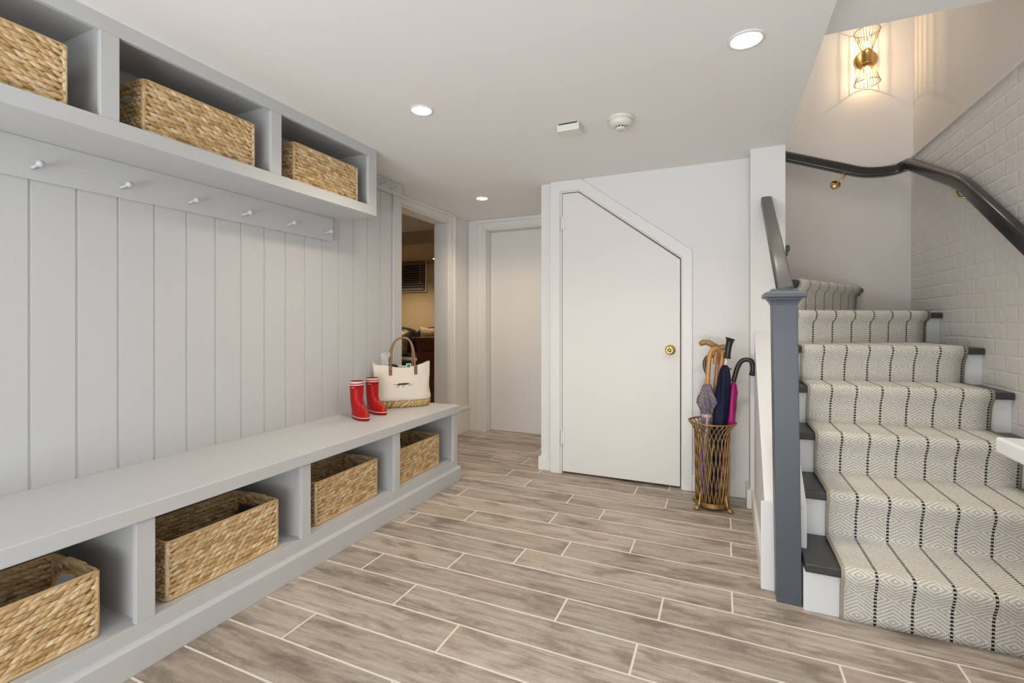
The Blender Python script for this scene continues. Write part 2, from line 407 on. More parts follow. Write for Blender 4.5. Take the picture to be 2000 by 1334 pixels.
# ------------------------------------------------------------------ ceilings
o = MB(); o.box(-2.6, YR, ZC, 0.347, YC+0.1, ZC+0.22); o.box(-2.6, YC+0.1, ZC, -1.28, 4.6, ZC+0.22)
struct(o.build('ceiling', M['ceil']))
o = MB(); o.box(0.347, YR, 2.30, 1.5, 2.267, 2.52)
struct(o.build('ceiling_stair', M['ceil']))
o = MB(); o.box(-1.5, 2.0, 4.75, 1.6, 4.7, 4.85)
struct(o.build('ceiling_upper', M['ceil']))

# ------------------------------------------------------------------ walls
o = MB()
o.box(-2.60, YR, 0, XH, 3.05, ZC); o.box(-2.60, 4.0, 0, XH, 4.6, ZC); o.box(-2.60, 3.05, 2.12, XH, 4.0, ZC+0.2)
struct(o.build('wall_left', M['wall']))
# board panelling furred out in front of the left wall
pan = MB(); gx = 0.0042
gr = [0.857+0.1364*k for k in range(-8, 16)]
ys = [YR+0.02] + [g for g in gr if g < 2.91]
prof = []
for k, y in enumerate(ys):
    y1 = ys[k+1] if k+1 < len(ys) else 3.0
    prof += [(y+0.0052, XW), (y1-0.0052, XW)]
    if k+1 < len(ys): prof += [(y1-0.0046, XW-gx), (y1+0.0046, XW-gx)]
pts = prof + [(3.0-0.0045, XH), (ys[0]+0.0045, XH)]
pan.prism([(q[1], q[0]) for q in pts], 0.0, ZC, 'z')
struct(pan.build('wall_panelling_left', M['cab']))
o = MB(); o.box(XW-0.01, 2.905, 0.541, XW+0.012, 2.984, ZC); o.box(XH, 2.984, 0, XW+0.012, 3.004, ZC)
struct(o.build('trim_1', M['cab'], bevel=0.002))
# hall end wall with its door opening
o = MB()
o.box(-2.60, 4.40, 0, -2.25, 4.6, ZC); o.box(-2.25, 4.40, 2.10, -1.28, 4.6, ZC); o.box(-1.45, 4.40, 0, -1.2, 4.6, ZC)
struct(o.build('wall_hall_end', M['wall']))
o = MB()
def casing(mb_, y, th, x0, x1, xe, z0, z1):   # leg x0..x1 up to z1, header z0..z1 from x1 to xe
    mb_.box(x0, y-th, 0, x1, y, z1); mb_.box(x1, y-th, z0, xe, y, z1)
casing(o, 4.40, 0.022, -2.36, -2.335, -1.42, 2.165, ZC-.001)
casing(o, 4.40, 0.015, -2.335, -2.285, -1.42, 2.125, 2.165)
casing(o, 4.40, 0.024, -2.285, -2.262, -1.42, 2.105, 2.125)
o.box(-2.262, 4.38, 0, -2.238, 4.60, 2.088); o.box(-2.262, 4.38, 2.088, -1.42, 4.60, 2.105)
o.box(-2.44, 4.388, 0, -2.36, 4.40, ZC-.001)
struct(o.build('trim_2', M['trim'], bevel=0.003))
dr = MB(); dr.box(-2.236, 4.50, 0.012, -1.46, 4.54, 2.086)
d2 = dr.build('door_2', M['door'], bevel=0.003); struct(d2, 'plain white flush door at the end of the hall', 'door')
# side wall of the hall behind the closet
o = MB(); o.box(-1.28, 3.455, 0, -1.19, 4.40, ZC); o.box(-1.19, YC+0.06, 0, -1.13, 4.40, ZC)
struct(o.build('wall_hall_right', M['wall']))
# closet wall around sloping door
ox0, ox1 = -1.106, -0.254
o = MB()
o.box(-1.19, YC, 0, ox0, YC+0.07, ZC)
o.prism([(ox0, 2.112), (-0.973, 2.112), (ox1, 1.575), (ox1, 0), (0.165, 0), (0.165, ZC), (ox0, ZC)], YC, YC+0.07, 'y')
struct(o.build('wall_closet', M['wall']))
o = MB()   # door casing, polygon ring
outer = [(-1.19, 0), (-1.19, ZC-.001), (-0.955, ZC-.001), (-0.183, 1.626), (-0.183, 0)]
inner = [(-1.116, 0), (-1.116, 2.122), (-0.972, 2.122), (-0.247, 1.582), (-0.247, 0)]
for (ya, yb) in ((YC-0.016, YC+0.004),):
    n = 5; vs = [(x, ya, z) for x, z in outer]+[(x, ya, z) for x, z in inner]+[(x, yb, z) for x, z in outer]+[(x, yb, z) for x, z in inner]
    fs = []
    for i in range(4):
        fs += [(i, i+1, i+6, i+5), (i+10, i+15, i+16, i+11), (i, i+10, i+11, i+1), (i+5, i+6, i+16, i+15)]
    fs += [(0, 5, 15, 10), (4, 14, 19, 9)]
    o.add(vs, fs)
struct(o.build('trim_3', M['trim'], bevel=0.003))
o = MB()   # door stop behind
o.box(-1.116, YC+0.002, 0, -1.1035, YC+0.06, 2.115)
struct(o.build('trim_4', M['trim']))
dd = MB(); dd.prism([(-1.1005, 0.016), (-1.1005, 2.105), (-0.977, 2.105), (-0.2615, 1.568), (-0.2615, 0.016)], YC+0.004, YC+0.042, 'y')
d1 = dd.build('door_1', M['door'], bevel=0.002); struct(d1, 'white closet door with a sloping top under the stairs', 'door')
for z in (0.27, 1.885):
    h = MB(); h.tube([(-1.106, YC-0.006, z-0.05), (-1.106, YC-0.006, z+0.05)], 0.0075, 10)
    h.box(-1.112, YC-0.004, z-0.045, -1.082, YC+0.006, z+0.045)
    h.sphere((-1.106, YC-0.006, z+0.053), 0.006, 8, 6); h.sphere((-1.106, YC-0.006, z-0.053), 0.006, 8, 6)
    h.build('hinge', M['trim'], d1, smooth=False)
k = MB(); kx, kz = -0.325, 0.948; ky = YC+0.004
k.lathe([(0.0, 0.0), (0.036, 0.0), (0.036, -0.004), (0.031, -0.010), (0.014, -0.013), (0.012, -0.028), (0.020, -0.036), (0.027, -0.046), (0.027, -0.056), (0.020, -0.062), (0.013, -0.060), (0.0125, -0.0565), (0.0, -0.0565)], (kx, ky, kz), 'y', 28)
kn = k.build('knob', M['brass'], d1, smooth=True)
k = MB(); k.box(kx-0.0014, ky-0.0585, kz-0.005, kx+0.0014, ky-0.0565, kz+0.005); k.build('keyhole', M['black'], kn)
# column between closet and stair
o = MB(); o.box(0.159, 3.25, 0, 0.347, 3.55, ZC)
struct(o.build('wall_column', M['wall'], bevel=0.002))
# inner side of the upper flight (behind the closet wall)
# stairwell walls
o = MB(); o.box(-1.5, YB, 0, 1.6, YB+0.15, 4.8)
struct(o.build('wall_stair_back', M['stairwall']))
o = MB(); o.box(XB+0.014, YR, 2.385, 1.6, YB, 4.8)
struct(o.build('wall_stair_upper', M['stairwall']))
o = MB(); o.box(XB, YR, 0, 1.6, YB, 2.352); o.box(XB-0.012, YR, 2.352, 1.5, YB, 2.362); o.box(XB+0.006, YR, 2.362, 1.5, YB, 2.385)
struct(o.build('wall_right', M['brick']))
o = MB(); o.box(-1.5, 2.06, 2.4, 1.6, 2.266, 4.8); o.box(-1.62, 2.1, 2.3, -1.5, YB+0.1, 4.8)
struct(o.build('wall_upper_landing', M['stairwall']))
# rear wall of the entry, with a wide glazed opening that lets the daylight in
o = MB(); o.box(-2.6, YR-0.15, 0, -2.1, YR, 2.5); o.box(1.0, YR-0.15, 0, 1.6, YR, 2.5); o.box(-2.1, YR-0.15, 2.08, 1.0, YR, 2.5)
struct(o.build('wall_rear', M['wall']))
o = MB()
for x in (-2.1, -0.6, 0.94): o.box(x, YR-0.10, 0.0, x+0.06, YR-0.03, 2.08)
o.box(-2.1, YR-0.10, 2.02, 1.0, YR-0.03, 2.08); o.box(-2.1, YR-0.10, 0, 1.0, YR-0.03, 0.06)
struct(o.build('door_3', M['trim'], bevel=0.003), 'white framed glazed entry doors behind the camera', 'door')
# knee wall beside the stair
kz0, kz1 = 0.375, 1.092
o = MB(); o.rings([[(0.166, 2.298, 0), (0.180, 3.252, 0), (0.180, 3.252, kz1), (0.166, 2.298, kz0)], [(0.323, 2.298, 0), (0.323, 3.252, 0), (0.323, 3.252, kz1), (0.323, 2.298, kz0)]])
struct(o.build('wall_stair_side', M['stairlow'], bevel=0.002))
# baseboards
o = MB(); o.box(-1.30, 3.438, 0, -1.19, 3.456, 0.10); o.box(-1.30, 3.456, 0, -1.28, 4.37, 0.10)
struct(o.build('baseboard_hall_right', M['trim'], bevel=0.004))
o = MB(); o.box(-0.183, YC-0.014, 0, 0.16, YC, 0.115)
struct(o.build('baseboard_closet', M['trim'], bevel=0.004))
o = MB(); o.box(0.139, 3.234, 0, 0.185, 3.25, 0.115); o.box(0.139, 3.25, 0, 0.159, YC-0.014, 0.115)
o.prism([(0.152, 2.299), (0.190, 2.299), (0.190, 3.234), (0.164, 3.234)], 0, 0.115, 'z'); o.box(0.152, 2.284, 0, 0.206, 2.299, 0.375)
struct(o.build('baseboard_stair', M['trim'], bevel=0.003))
o = MB(); o.box(XH, 4.097, 0, XH+0.02, 4.385, 0.262); o.box(XH, 4.097, 0.235, XH+0.026, 4.385, 0.25)
struct(o.build('baseboard_hall_left', M['trim'], bevel=0.003))
# doorway casing to the den
o = MB()
for (y0, y1, z0, z1, th) in ((4.0, 4.012, 2.12, 2.132, 0.024), (4.012, 4.068, 2.132, 2.174, 0.018), (4.068, 4.097, 2.174, ZC-.001, 0.032)):
    o.box(XH, y0, 0, XH+th, y1, z1); o.box(XH, 3.004, z0, XH+th, y0, z1)
o.box(-2.605, 3.985, 0, XH+0.004, 4.0, 2.105); o.box(-2.605, 3.05, 2.105, XH+0.004, 4.0, 2.12)
struct(o.build('trim_5', M['trim'], bevel=0.003))

# ------------------------------------------------------------------ den beyond the doorway
o = MB(); o.box(-7.6, 7.0, 0, -2.6, 7.15, 2.6)
# opening for window
struct(o.build('wall_den_back', M['tan']))
for n_, bx in (('wall_den_left', (-7.6, YR, 0, -7.45, 7.0, 2.6)), ('wall_den_right', (-2.60, 4.6, 0, -2.45, 7.0, 2.6)), ('wall_den_front', (-7.6, YR-0.1, 0, -2.6, YR, 2.6))):
    o = MB(); o.box(*bx); struct(o.build(n_, M['tan']))
o = MB(); o.box(-7.6, YR, 2.38, -2.6, 5.4, 2.5); struct(o.build('ceiling_den_near', M['wall']))
o = MB(); o.box(-7.6, 5.4, 2.2, -2.6, 7.0, 2.5)
struct(o.build('ceiling_den', M['tan']))
wx0, wx1 = -5.75, px(831, 540, y=6.98).x; wz0, wz1 = 1.70, 2.185
win = thing('window_1', 'small high window of the den with closed blind', 'window', (wx1-0.4, 6.99, wz0)); win['kind'] = 'structure'
o = MB(); o.box(wx0-0.05, 6.965, wz0-0.03, wx1+0.02, 6.999, wz0); o.box(wx0-0.05, 6.965, wz1, wx1+0.02, 6.999, wz1+0.012)
o.box(wx1, 6.965, wz0, wx1+0.02, 6.999, wz1); o.box(wx0-0.05, 6.965, wz0, wx0, 6.999, wz1)
o.build('window_frame', M['trim'], win)
o = MB(); o.box(wx0, 6.985, wz0, wx1, 6.997, wz1); o.build('pane', M['glassdark'], win)
bl = thing('window_blind', 'narrow horizontal-slat blind lowered over the small den window', 'blind', (wx1-0.4, 6.94, wz0))
o = MB()
nsl = 11
for i in range(nsl):
    z = wz0+0.03+i*(wz1-wz0-0.07)/(nsl-1)
    o.add([(wx0, 6.925, z-0.012), (wx1-0.005, 6.925, z-0.012), (wx1-0.005, 6.955, z+0.016), (wx0, 6.955, z+0.016),
           (wx0, 6.928, z-0.014), (wx1-0.005, 6.928, z-0.014), (wx1-0.005, 6.958, z+0.014), (wx0, 6.958, z+0.014)], [(0,1,2,3),(7,6,5,4),(0,4,5,1),(1,5,6,2),(2,6,7,3),(3,7,4,0)])
o.build('slats', M['blind'], bl)
o = MB(); o.box(wx0, 6.92, wz1-0.03, wx1-0.004, 6.96, wz1-0.002); o.build('head_rail', M['blind'], bl)
o = MB(); o.box(wx0, 6.92, wz0+0.002, wx1-0.004, 6.96, wz0+0.018); o.build('bottom_rail', M['blind'], bl)
o = MB(); o.tube([(wx1-0.07, 6.915, wz1-0.03), (wx1-0.07, 6.915, wz0+0.14)], 0.003, 6); o.sphere((wx1-0.07, 6.915, wz0+0.13), 0.012, 8, 6); o.build('pull_cord', M['trim'], bl)
# sofa
def cushion(mb, c, hx, hy, hz, n=14, p=4.0, rot=0, tilt=0):
    R = Matrix.Rotation(rot, 3, 'Z') @ Matrix.Rotation(tilt, 3, 'X')
    rs = []
    for i in range(1, 10):
        a = -PI/2+PI*i/10
        ca, sa = math.cos(a), math.sin(a)
        rz = math.copysign(abs(sa)**(2/p), sa)*hz; rr = abs(ca)**(2/p)
        ring = []
        for j in range(n*2):
            b2 = 2*PI*j/(n*2); cb, sb = math.cos(b2), math.sin(b2)
            ring.append(tuple(Vector(c) + R @ Vector((math.copysign(abs(cb)**(2/p), cb)*hx*rr, math.copysign(abs(sb)**(2/p), sb)*hy*rr, rz))))
        rs.append(ring)
    mb.rings(rs)
sf = thing('sofa', 'dark leather sofa against the back wall of the den', 'sofa', (-5.0, 6.4, 0))
o = MB(); cushion(o, (-5.0, 6.35, 0.38), 1.15, 0.45, 0.26); o.build('seat', M['sofa'], sf, smooth=True)
for x in (-6.0, -4.0):
    for y in (6.05, 6.65):
        o = MB(); o.lathe([(0.02, 0.0), (0.03, 0.16)], (x, y, 0), 'z', 12); o.build('leg', M['black'], sf)
sx_ = px(806, 640, y=6.5).x
for x0, x1 in ((-6.15, sx_), (sx_+0.01, sx_+1.3)):
    o = MB(); cushion(o, ((x0+x1)/2, 6.62, 0.80), (x1-x0)/2, 0.17, 0.265); o.build('back_cushion', M['sofa'], sf, smooth=True)
def pillow(u0, u1, v0, v1, y, lab, rot):
    a = px(u0, v1, y=y); b = px(u1, v0, y=y); cx, cz = (a.x+b.x)/2, (a.z+b.z)/2; hx, hz = abs(b.x-a.x)/2, abs(b.z-a.z)/2
    o = MB(); n = 12; vs = []; 
    for side in (1, -1):
        for i in range(n+1):
            for j in range(n+1):
                s, t = i/n*2-1, j/n*2-1
                th = 0.07*(max(0, (1-s**4)*(1-t**4)))**0.6
                e = 1-0.10*(1-abs(t)**2)*0.0
                kx = s*(1-0.10*(1-t*t)); kz_ = t*(1-0.10*(1-s*s))
                vs.append((kx*hx, side*th, kz_*hz))
    fs = []
    q = (n+1)*(n+1)
    for i in range(n):
        for j in range(n):
            a0 = i*(n+1)+j; fs += [(a0, a0+n+1, a0+n+2, a0+1), (q+a0, q+a0+1, q+a0+n+2, q+a0+n+1)]
    o.add(vs, fs)
    p = o.build('throw_pillow', M['floral'], smooth=True, loc=(cx, y, cz)); p.rotation_euler = (0.25, rot, 0)
    bm = bmesh.new(); bm.from_mesh(p.data); bmesh.ops.remove_doubles(bm, verts=bm.verts, dist=0.0005); bm.to_mesh(p.data); bm.free()
    return tag(p, lab, 'pillow', 'floral pillows on the den sofa')
pillow(822, 862, 638, 690, 6.22, 'floral throw pillow propped on the sofa behind the chest', 0.05)
pillow(762, 797, 641, 700, 6.10, 'floral throw pillow half hidden by the panelling edge', 0.25)
# chest of drawers
ct = px(806, 659, y=5.0); 
ch = thing('chest_of_drawers', 'dark walnut chest of drawers standing in the den', 'chest', (ct.x+0.6, 5.25, 0))
cx0, cx1, cy0, cy1, czt = ct.x, min(ct.x+1.05, -2.66), 5.0, 5.5, ct.z
o = MB(); o.box(cx0, cy0-0.02, czt-0.03, cx1, cy1, czt); o.build('top', M['walnut'], ch, bevel=0.004)
o = MB(); o.box(cx0+0.05, cy0+0.015, 0.0, cx1-0.03, cy1, czt-0.03); o.build('carcass', M['walnut'], ch, bevel=0.004)
zz = czt-0.16
for i in range(5):
    o = MB(); o.box(cx0+0.14, cy0-0.003, zz-0.165, cx1-0.08, cy0+0.02, zz-0.008); dw = o.build('drawer', M['walnut'], ch, bevel=0.005)
    h = MB(); h.sphere((cx0+0.42, cy0-0.02, zz-0.085), 0.016, 10, 6); h.build('knob', M['walnut'], dw, smooth=True)
    zz -= 0.165

# ------------------------------------------------------------------ recessed lights, detector, sensor
def downlight(x, y, z, r, lab, grp, lens, ring=True):
    t = thing('recessed_light', lab, 'ceiling light', (x, y, z), 0, grp)
    o = MB(); o.lathe([(r*0.80, -0.0035), (r*0.84, -0.0060), (r*0.97, -0.0045), (r, -0.0005), (r, 0.0), (r*0.8, 0.0)], (0,0,0), 'z', 40); o.build('trim_ring', M['chrome'], t, smooth=True, world=False)
    o = MB(); o.lathe([(0.0, -0.0050), (r*0.6, -0.0048), (r*0.805, -0.0040), (r*0.8, 0.0), (0, 0.0)], (0,0,0), 'z', 40); o.build('lens', lens, t, world=False)
    return t
G1 = 'recessed lights in the hall ceiling'
downlight(0.083, 1.983, ZC, 0.066, 'bright round recessed light nearest the stairwell opening', G1, M['lamp'])
downlight(-1.373, 1.987, ZC, 0.060, 'bright round recessed light in front of the basket cubbies', G1, M['lamp'])
downlight(-1.877, 3.61, ZC, 0.058, 'small bright recessed light over the hall door', G1, M['lamp'])
pl = px(851, 505, z=2.2)
downlight(pl.x, pl.y, 2.2, 0.06, 'tiny warm recessed light in the den ceiling', None, M['lampwarm'])
sd = thing('smoke_detector', 'round ivory smoke detector on the ceiling', 'smoke detector', (-0.481, 2.483, ZC))
o = MB(); o.lathe([(0.0, 0), (0.068, 0), (0.069, -0.008), (0.062, -0.014), (0.058, -0.016)], n=40); o.build('base_plate', M['plastic'], sd, smooth=True, world=False)
o = MB(); o.lathe([(0.060, -0.012), (0.060, -0.030), (0.054, -0.042), (0.036, -0.047), (0.0, -0.047)], n=40); o.build('housing', M['plastic'], sd, smooth=True, world=False)
o = MB(); o.lathe([(0.026, -0.045), (0.026, -0.057), (0.022, -0.061), (0.0, -0.061)], n=32); o.build('sensor_cap', M['plastic'], sd, smooth=True, world=False)
o = MB()
for k in range(10):
    a = 2*PI*k/10; c_, s_ = math.cos(a), math.sin(a); c2, s2 = math.cos(a+0.42), math.sin(a+0.42)
    o.add([(0.0265*c_, 0.0265*s_, -0.047), (0.0265*c2, 0.0265*s2, -0.047), (0.0265*c2, 0.0265*s2, -0.0535), (0.0265*c_, 0.0265*s_, -0.0535)], [(0,1,2,3)])
o.sphere((0.036, -0.010, -0.0475), 0.003, 8, 6)
o.build('vents', M['dark'], sd, world=False)
sn = thing('sensor_box', 'small ivory rectangular box on the ceiling beside the smoke detector', 'sensor', (-0.75, 2.47, ZC))
o = MB(); o.box(-0.061, -0.042, -0.040, 0.061, 0.042, 0); o.build('housing', M['plastic'], sn, bevel=0.003, world=False)
o = MB(); o.box(-0.052, -0.0427, -0.0065, 0.052, -0.0415, -0.001); o.build('slot', M['dark'], sn, world=False)

# ------------------------------------------------------------------ bench
bench = thing('storage_bench', 'pale grey built-in bench with open basket cubbies along the panelled wall', 'bench', (-2.0, 1.6, 0))
BY0, BY1 = 0.25, 2.98
st = [(0.25, 0.31), (0.922, 0.979), (1.590, 1.642), (2.260, 2.312), (2.928, 2.98)]
o = MB(); o.prism([(XW, 0.4985), (-1.752, 0.4985), (-1.752, 0.4865), (-1.735, 0.4865), (-1.735, 0.541), (XW, 0.541)], BY0, BY1+0.006, 'y'); o.build('bench_top', M['cab'], bench, bevel=0.004, seg=3)
o = MB()
o.box(-1.772, BY0, 0.484, -1.75, BY1, 0.50); o.box(-1.772, BY0, 0.05, -1.75, BY1, 0.149)
for a, b in st: o.box(-1.772, a, 0.149, -1.75, b, 0.484)
o.build('face_frame', M['cab'], bench, bevel=0.0015)
for a, b in st[:-1]:
    o = MB(); o.box(XW, (a+b)/2-0.012, 0.02, -1.770, (a+b)/2+0.012, 0.498); o.build('divider', M['cab'], bench)
o = MB(); o.box(XW, BY1-0.02, 0.0, -1.772, BY1, 0.498); o.build('end_panel', M['cab'], bench, bevel=0.0015)
o = MB(); o.box(XW, BY0, 0.13, -1.770, BY1-0.01, 0.149); o.build('cubby_floor', M['cab'], bench)
o = MB(); o.box(XW, BY0, 0.14, XW+0.012, BY1-0.01, 0.498); o.build('back_panel', M['cab'], bench)
o = MB(); o.prism([(-1.752, 0), (-1.731, 0), (-1.731, 0.088), (-1.737, 0.097), (-1.752, 0.10)], BY0, BY1+0.02, 'y')
o.prism([(BY1, 0), (BY1+0.02, 0), (BY1+0.02, 0.088), (BY1+0.014, 0.097), (BY1, 0.10)], XW, -1.735, 'x')
o.build('base_board', M['cab'], bench, bevel=0.0015)

# ------------------------------------------------------------------ upper cubbies
up = thing('wall_cubby_cabinet', 'pale grey wall cabinet with open basket cubbies under the ceiling', 'cabinet', (-2.1, 1.3, 1.79))
UY0, UY1 = 0.25, 2.342; UX = -1.95
o = MB(); o.box(UX-0.02, UY0, 2.146, UX, UY1, ZC-.0005); o.box(UX-0.02, UY0, 1.793, UX, UY1, 1.849)
su = [(0.25, 0.305), (0.918, 0.975), (1.594, 1.651), (2.270, 2.342)]
for a, b in su: o.box(UX-0.02, a, 1.849, UX, b, 2.146)
o.build('face_frame', M['cab'], up, bevel=0.0015)
for a, b in su[1:-1]:
    o = MB(); o.box(XW, (a+b)/2-0.012, 1.80, UX-0.018, (a+b)/2+0.012, ZC); o.build('divider', M['cab'], up)
o = MB(); o.box(XW, UY1-0.03, 1.793, UX-0.02, UY1, ZC-.0005); o.build('end_panel', M['cab'], up)
o = MB(); o.box(XW, UY0, 1.7935, UX-0.02, UY1-0.03, 1.846); o.build('shelf', M['cab'], up)
o = MB(); o.box(XW, UY0, 2.175, UX-0.015, UY1-0.005, ZC-0.001); o.build('cubby_top', M['cab'], up)
o = MB(); o.box(XW, UY0, 1.84, XW+0.012, UY1-0.005, ZC-0.002); o.build('back_panel', M['cab'], up)

# ------------------------------------------------------------------ peg rails
def peg(mb_):
    mb_.lathe([(0.0, 0), (0.0068, 0), (0.0058, 0.012), (0.0052, 0.034), (0.0056, 0.043), (0.0082, 0.047), (0.0115, 0.053), (0.0122, 0.059), (0.0112, 0.065), (0.0075, 0.0695), (0.0, 0.071)], (0,0,0), 'x', 14)
def rail(y0, y1, z0, z1, pegs, pz, lab, x=XW):
    t = thing('peg_rail', lab, 'peg rail', (x, (y0+y1)/2, z0), 0, 'peg rails on the panelling')
    o = MB(); o.box(x, y0, z0, x+0.02, y1, z1); o.build('rail_board', M['cab'], t, bevel=0.0025)
    first = None
    for y in pegs:
        if first is None:
            o = MB(); peg(o); first = p = o.build('peg', M['cab'], t, smooth=True, world=False)
        else:
            p = first.copy(); COL.objects.link(p); p.parent = t
        p.location = (0.0195, y-(y0+y1)/2, pz-z0); p.rotation_euler = (0, -0.13, 0)
rail(0.25, 2.29, 1.650, 1.7934, [0.585, 0.856, 1.130, 1.400, 1.670, 1.944, 2.219], 1.690, 'long pale grey peg rail under the basket cabinet')
rail(2.343, 3.0, 2.097, ZC, [2.732, 2.861], 2.130, 'short peg rail close to the ceiling beside the doorway', XW+0.003)

# ------------------------------------------------------------------ baskets
def leaf(mb_, c, d, w, n_, L_, wd, th):      # pointed strand: c centre, d along, w across, n_ normal
    rs = []; K = 7; A = 6
    o0 = len(mb_.v)
    for i in range(1, K):
        t = i/K; s = math.sin(PI*t)**0.75
        for j in range(A):
            a = 2*PI*j/A
            p = c + d*((t-0.5)*L_) + w*(wd*s*math.cos(a)) + n_*(th*s*math.sin(a))
            mb_.v.append(tuple(p))
    e0 = len(mb_.v); mb_.v += [tuple(c-d*(L_/2)), tuple(c+d*(L_/2))]
    for i in range(K-2):
        for j in range(A):
            a = o0+i*A+j; b = o0+i*A+(j+1) % A
            mb_.f.append((a, b, b+A, a+A)); mb_.m.append(mb_.mi)
    for j in range(A):
        mb_.f.append((e0, o0+(j+1) % A, o0+j)); q = o0+(K-2)*A
        mb_.f.append((e0+1, q+j, q+(j+1) % A)); mb_.m += [mb_.mi]*2
BW, BD, BH = 0.465, 0.27, 0.212     # along y, x, z
def weave_mesh():
    mb_ = MB(); rows = 11; rz = (BH-0.010)/rows
    rng = random.Random(3)
    sides = [((BD/2, -BW/2), (0, 1), (1, 0), BW), ((BD/2, BW/2), (-1, 0), (0, 1), BD), ((-BD/2, BW/2), (0, -1), (-1, 0), BW), ((-BD/2, -BW/2), (1, 0), (0, -1), BD)]
    for si, (p0, d, n_, ln) in enumerate(sides):
        D = Vector((d[0], d[1], 0)); N = Vector((n_[0], n_[1], 0)); Z = Vector((0, 0, 1)); O = Vector((p0[0], p0[1], 0))
        sp = 0.0255; cnt = int(ln/sp)
        sp = ln/cnt
        for r_ in range(rows):
            for i in range(cnt):
                u = (i+0.5+(0.5 if r_ % 2 else 0))*sp
                if u > ln-0.004: continue
                z = 0.005+(r_+0.5)*rz
                if si in (1, 3) and abs(u-ln/2) < 0.048 and 0.135 < z < 0.178: continue
                tl = math.radians(18+rng.uniform(-6, 6))
                dd_ = (D*math.cos(tl)+Z*math.sin(tl)); ww = (Z*math.cos(tl)-D*math.sin(tl))
                c = O + D*(u+rng.uniform(-.002, .002)) + Z*(z+rng.uniform(-.0012, .0012)) + N*(rng.uniform(-.001, .0012)-0.006)
                L_ = 0.054*rng.uniform(0.9, 1.12)
                cl = max(0.0, (L_/2)*math.cos(tl)-min(u, ln-u))
                L_ -= cl*2.1
                leaf(mb_, c, (dd_+N*rng.uniform(-.06, .06)).normalized(), ww, N, L_, 0.0090*rng.uniform(0.9, 1.12), 0.0082)
        for e_ in (0.0,):
            c = O - N*0.0065 + D*0.0065
            mb_.tube([tuple(c+Z*0.004), tuple(c+Z*(BH*0.35)+N*0.0006), tuple(c+Z*(BH*0.7)-N*0.0004), tuple(c+Z*(BH-0.004))], 0.0078, 8)
    return mb_
def rrect(hx, hy, r, z, n=5):
    out = []
    for cx, cy, a0 in ((hx-r, hy-r, 0), (-hx+r, hy-r, PI/2), (-hx+r, -hy+r, PI), (hx-r, -hy+r, 3*PI/2)):
        for i in range(n+1):
            a = a0+PI/2*i/n; out.append((cx+r*math.cos(a), cy+r*math.sin(a), z))
    return out
def make_basket():
    t = thing('storage_basket', '', 'basket', (0, 0, 0), 0, 'woven storage baskets')
    weave_mesh().build('woven_sides', M['wicker'], t, smooth=True, world=False)
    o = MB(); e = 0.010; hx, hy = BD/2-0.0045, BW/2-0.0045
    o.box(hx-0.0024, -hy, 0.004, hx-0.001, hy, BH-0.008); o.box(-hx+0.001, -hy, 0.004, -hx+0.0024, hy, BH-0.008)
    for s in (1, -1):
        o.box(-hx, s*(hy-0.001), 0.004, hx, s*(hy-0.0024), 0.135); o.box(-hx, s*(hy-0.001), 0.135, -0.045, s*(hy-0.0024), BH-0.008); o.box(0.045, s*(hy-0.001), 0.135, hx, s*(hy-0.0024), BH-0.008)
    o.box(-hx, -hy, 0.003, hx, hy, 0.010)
    o.build('gap_backing', M['wickerback'], t, world=False)  # dark sheet added behind the weave so the gaps look shaded
    o = MB(); o.tube(rrect(BD/2-0.004, BW/2-0.004, 0.018, BH-0.004), 0.0048, 8, cyc=True); o.tube(rrect(BD/2-0.001, BW/2-0.001, 0.016, 0.006), 0.0055, 8, cyc=True)
    o.build('rim', M['rimcord'], t, smooth=True, world=False)
    for s in (1, -1):
        o = MB()
        for x in (-0.05, 0.05): o.tube([(x, s*(BW/2-0.006), 0.13), (x, s*(BW/2-0.006), BH-0.005)], [0.005, 0.0045], 7)
        for k in range(14):
            x = -0.045+0.09*k/13
            o.tube(arc((x, s*(BW/2-0.003), BH-0.006), 0.0078, 0, 2*PI, 8, (0, 1, 0), (0, 0, 1))[:-1], 0.0026, 5, cyc=True)
        o.build('handle', M['rimcord'], t, smooth=True, world=False)
    return t
proto = make_basket()
spots = [
 (-1.795-BD/2, 0.612, 0.149, 'woven basket under the bench holding a yellow-framed tag'),
 (-1.792-BD/2, 1.270, 0.149, 'woven basket under the bench holding a slate tag with thin dark frame'),
 (-1.803-BD/2, 1.945, 0.149, 'woven basket under the bench nearest below the red boots, no tag showing'),
 (-1.803-BD/2, 2.590, 0.149, 'woven basket under the bench end nearest the hall, white card tag inside'),
 (-1.985-BD/2, 0.612, 1.847, 'woven basket in the overhead cubby farthest from the doorway'),
 (-1.985-BD/2, 1.302, 1.847, 'woven basket in the middle overhead cubby'),
 (-1.985-BD/2, 1.985, 1.847, 'woven basket in the overhead cubby nearest the doorway'),
]
for i, (x, y, z, lab) in enumerate(spots):
    b_ = proto if i == 0 else copy_tree(proto)
    b_.location = (x, y, z); b_['label'] = lab
    b_['group'] = 'woven baskets under the bench' if i < 4 else 'woven baskets in the overhead cabinet'
    if i > 3: b_.scale = (1, -1, 1)
    if i in (2, 5): b_.rotation_euler = (0, 0, 0.02 if i == 2 else -0.01)
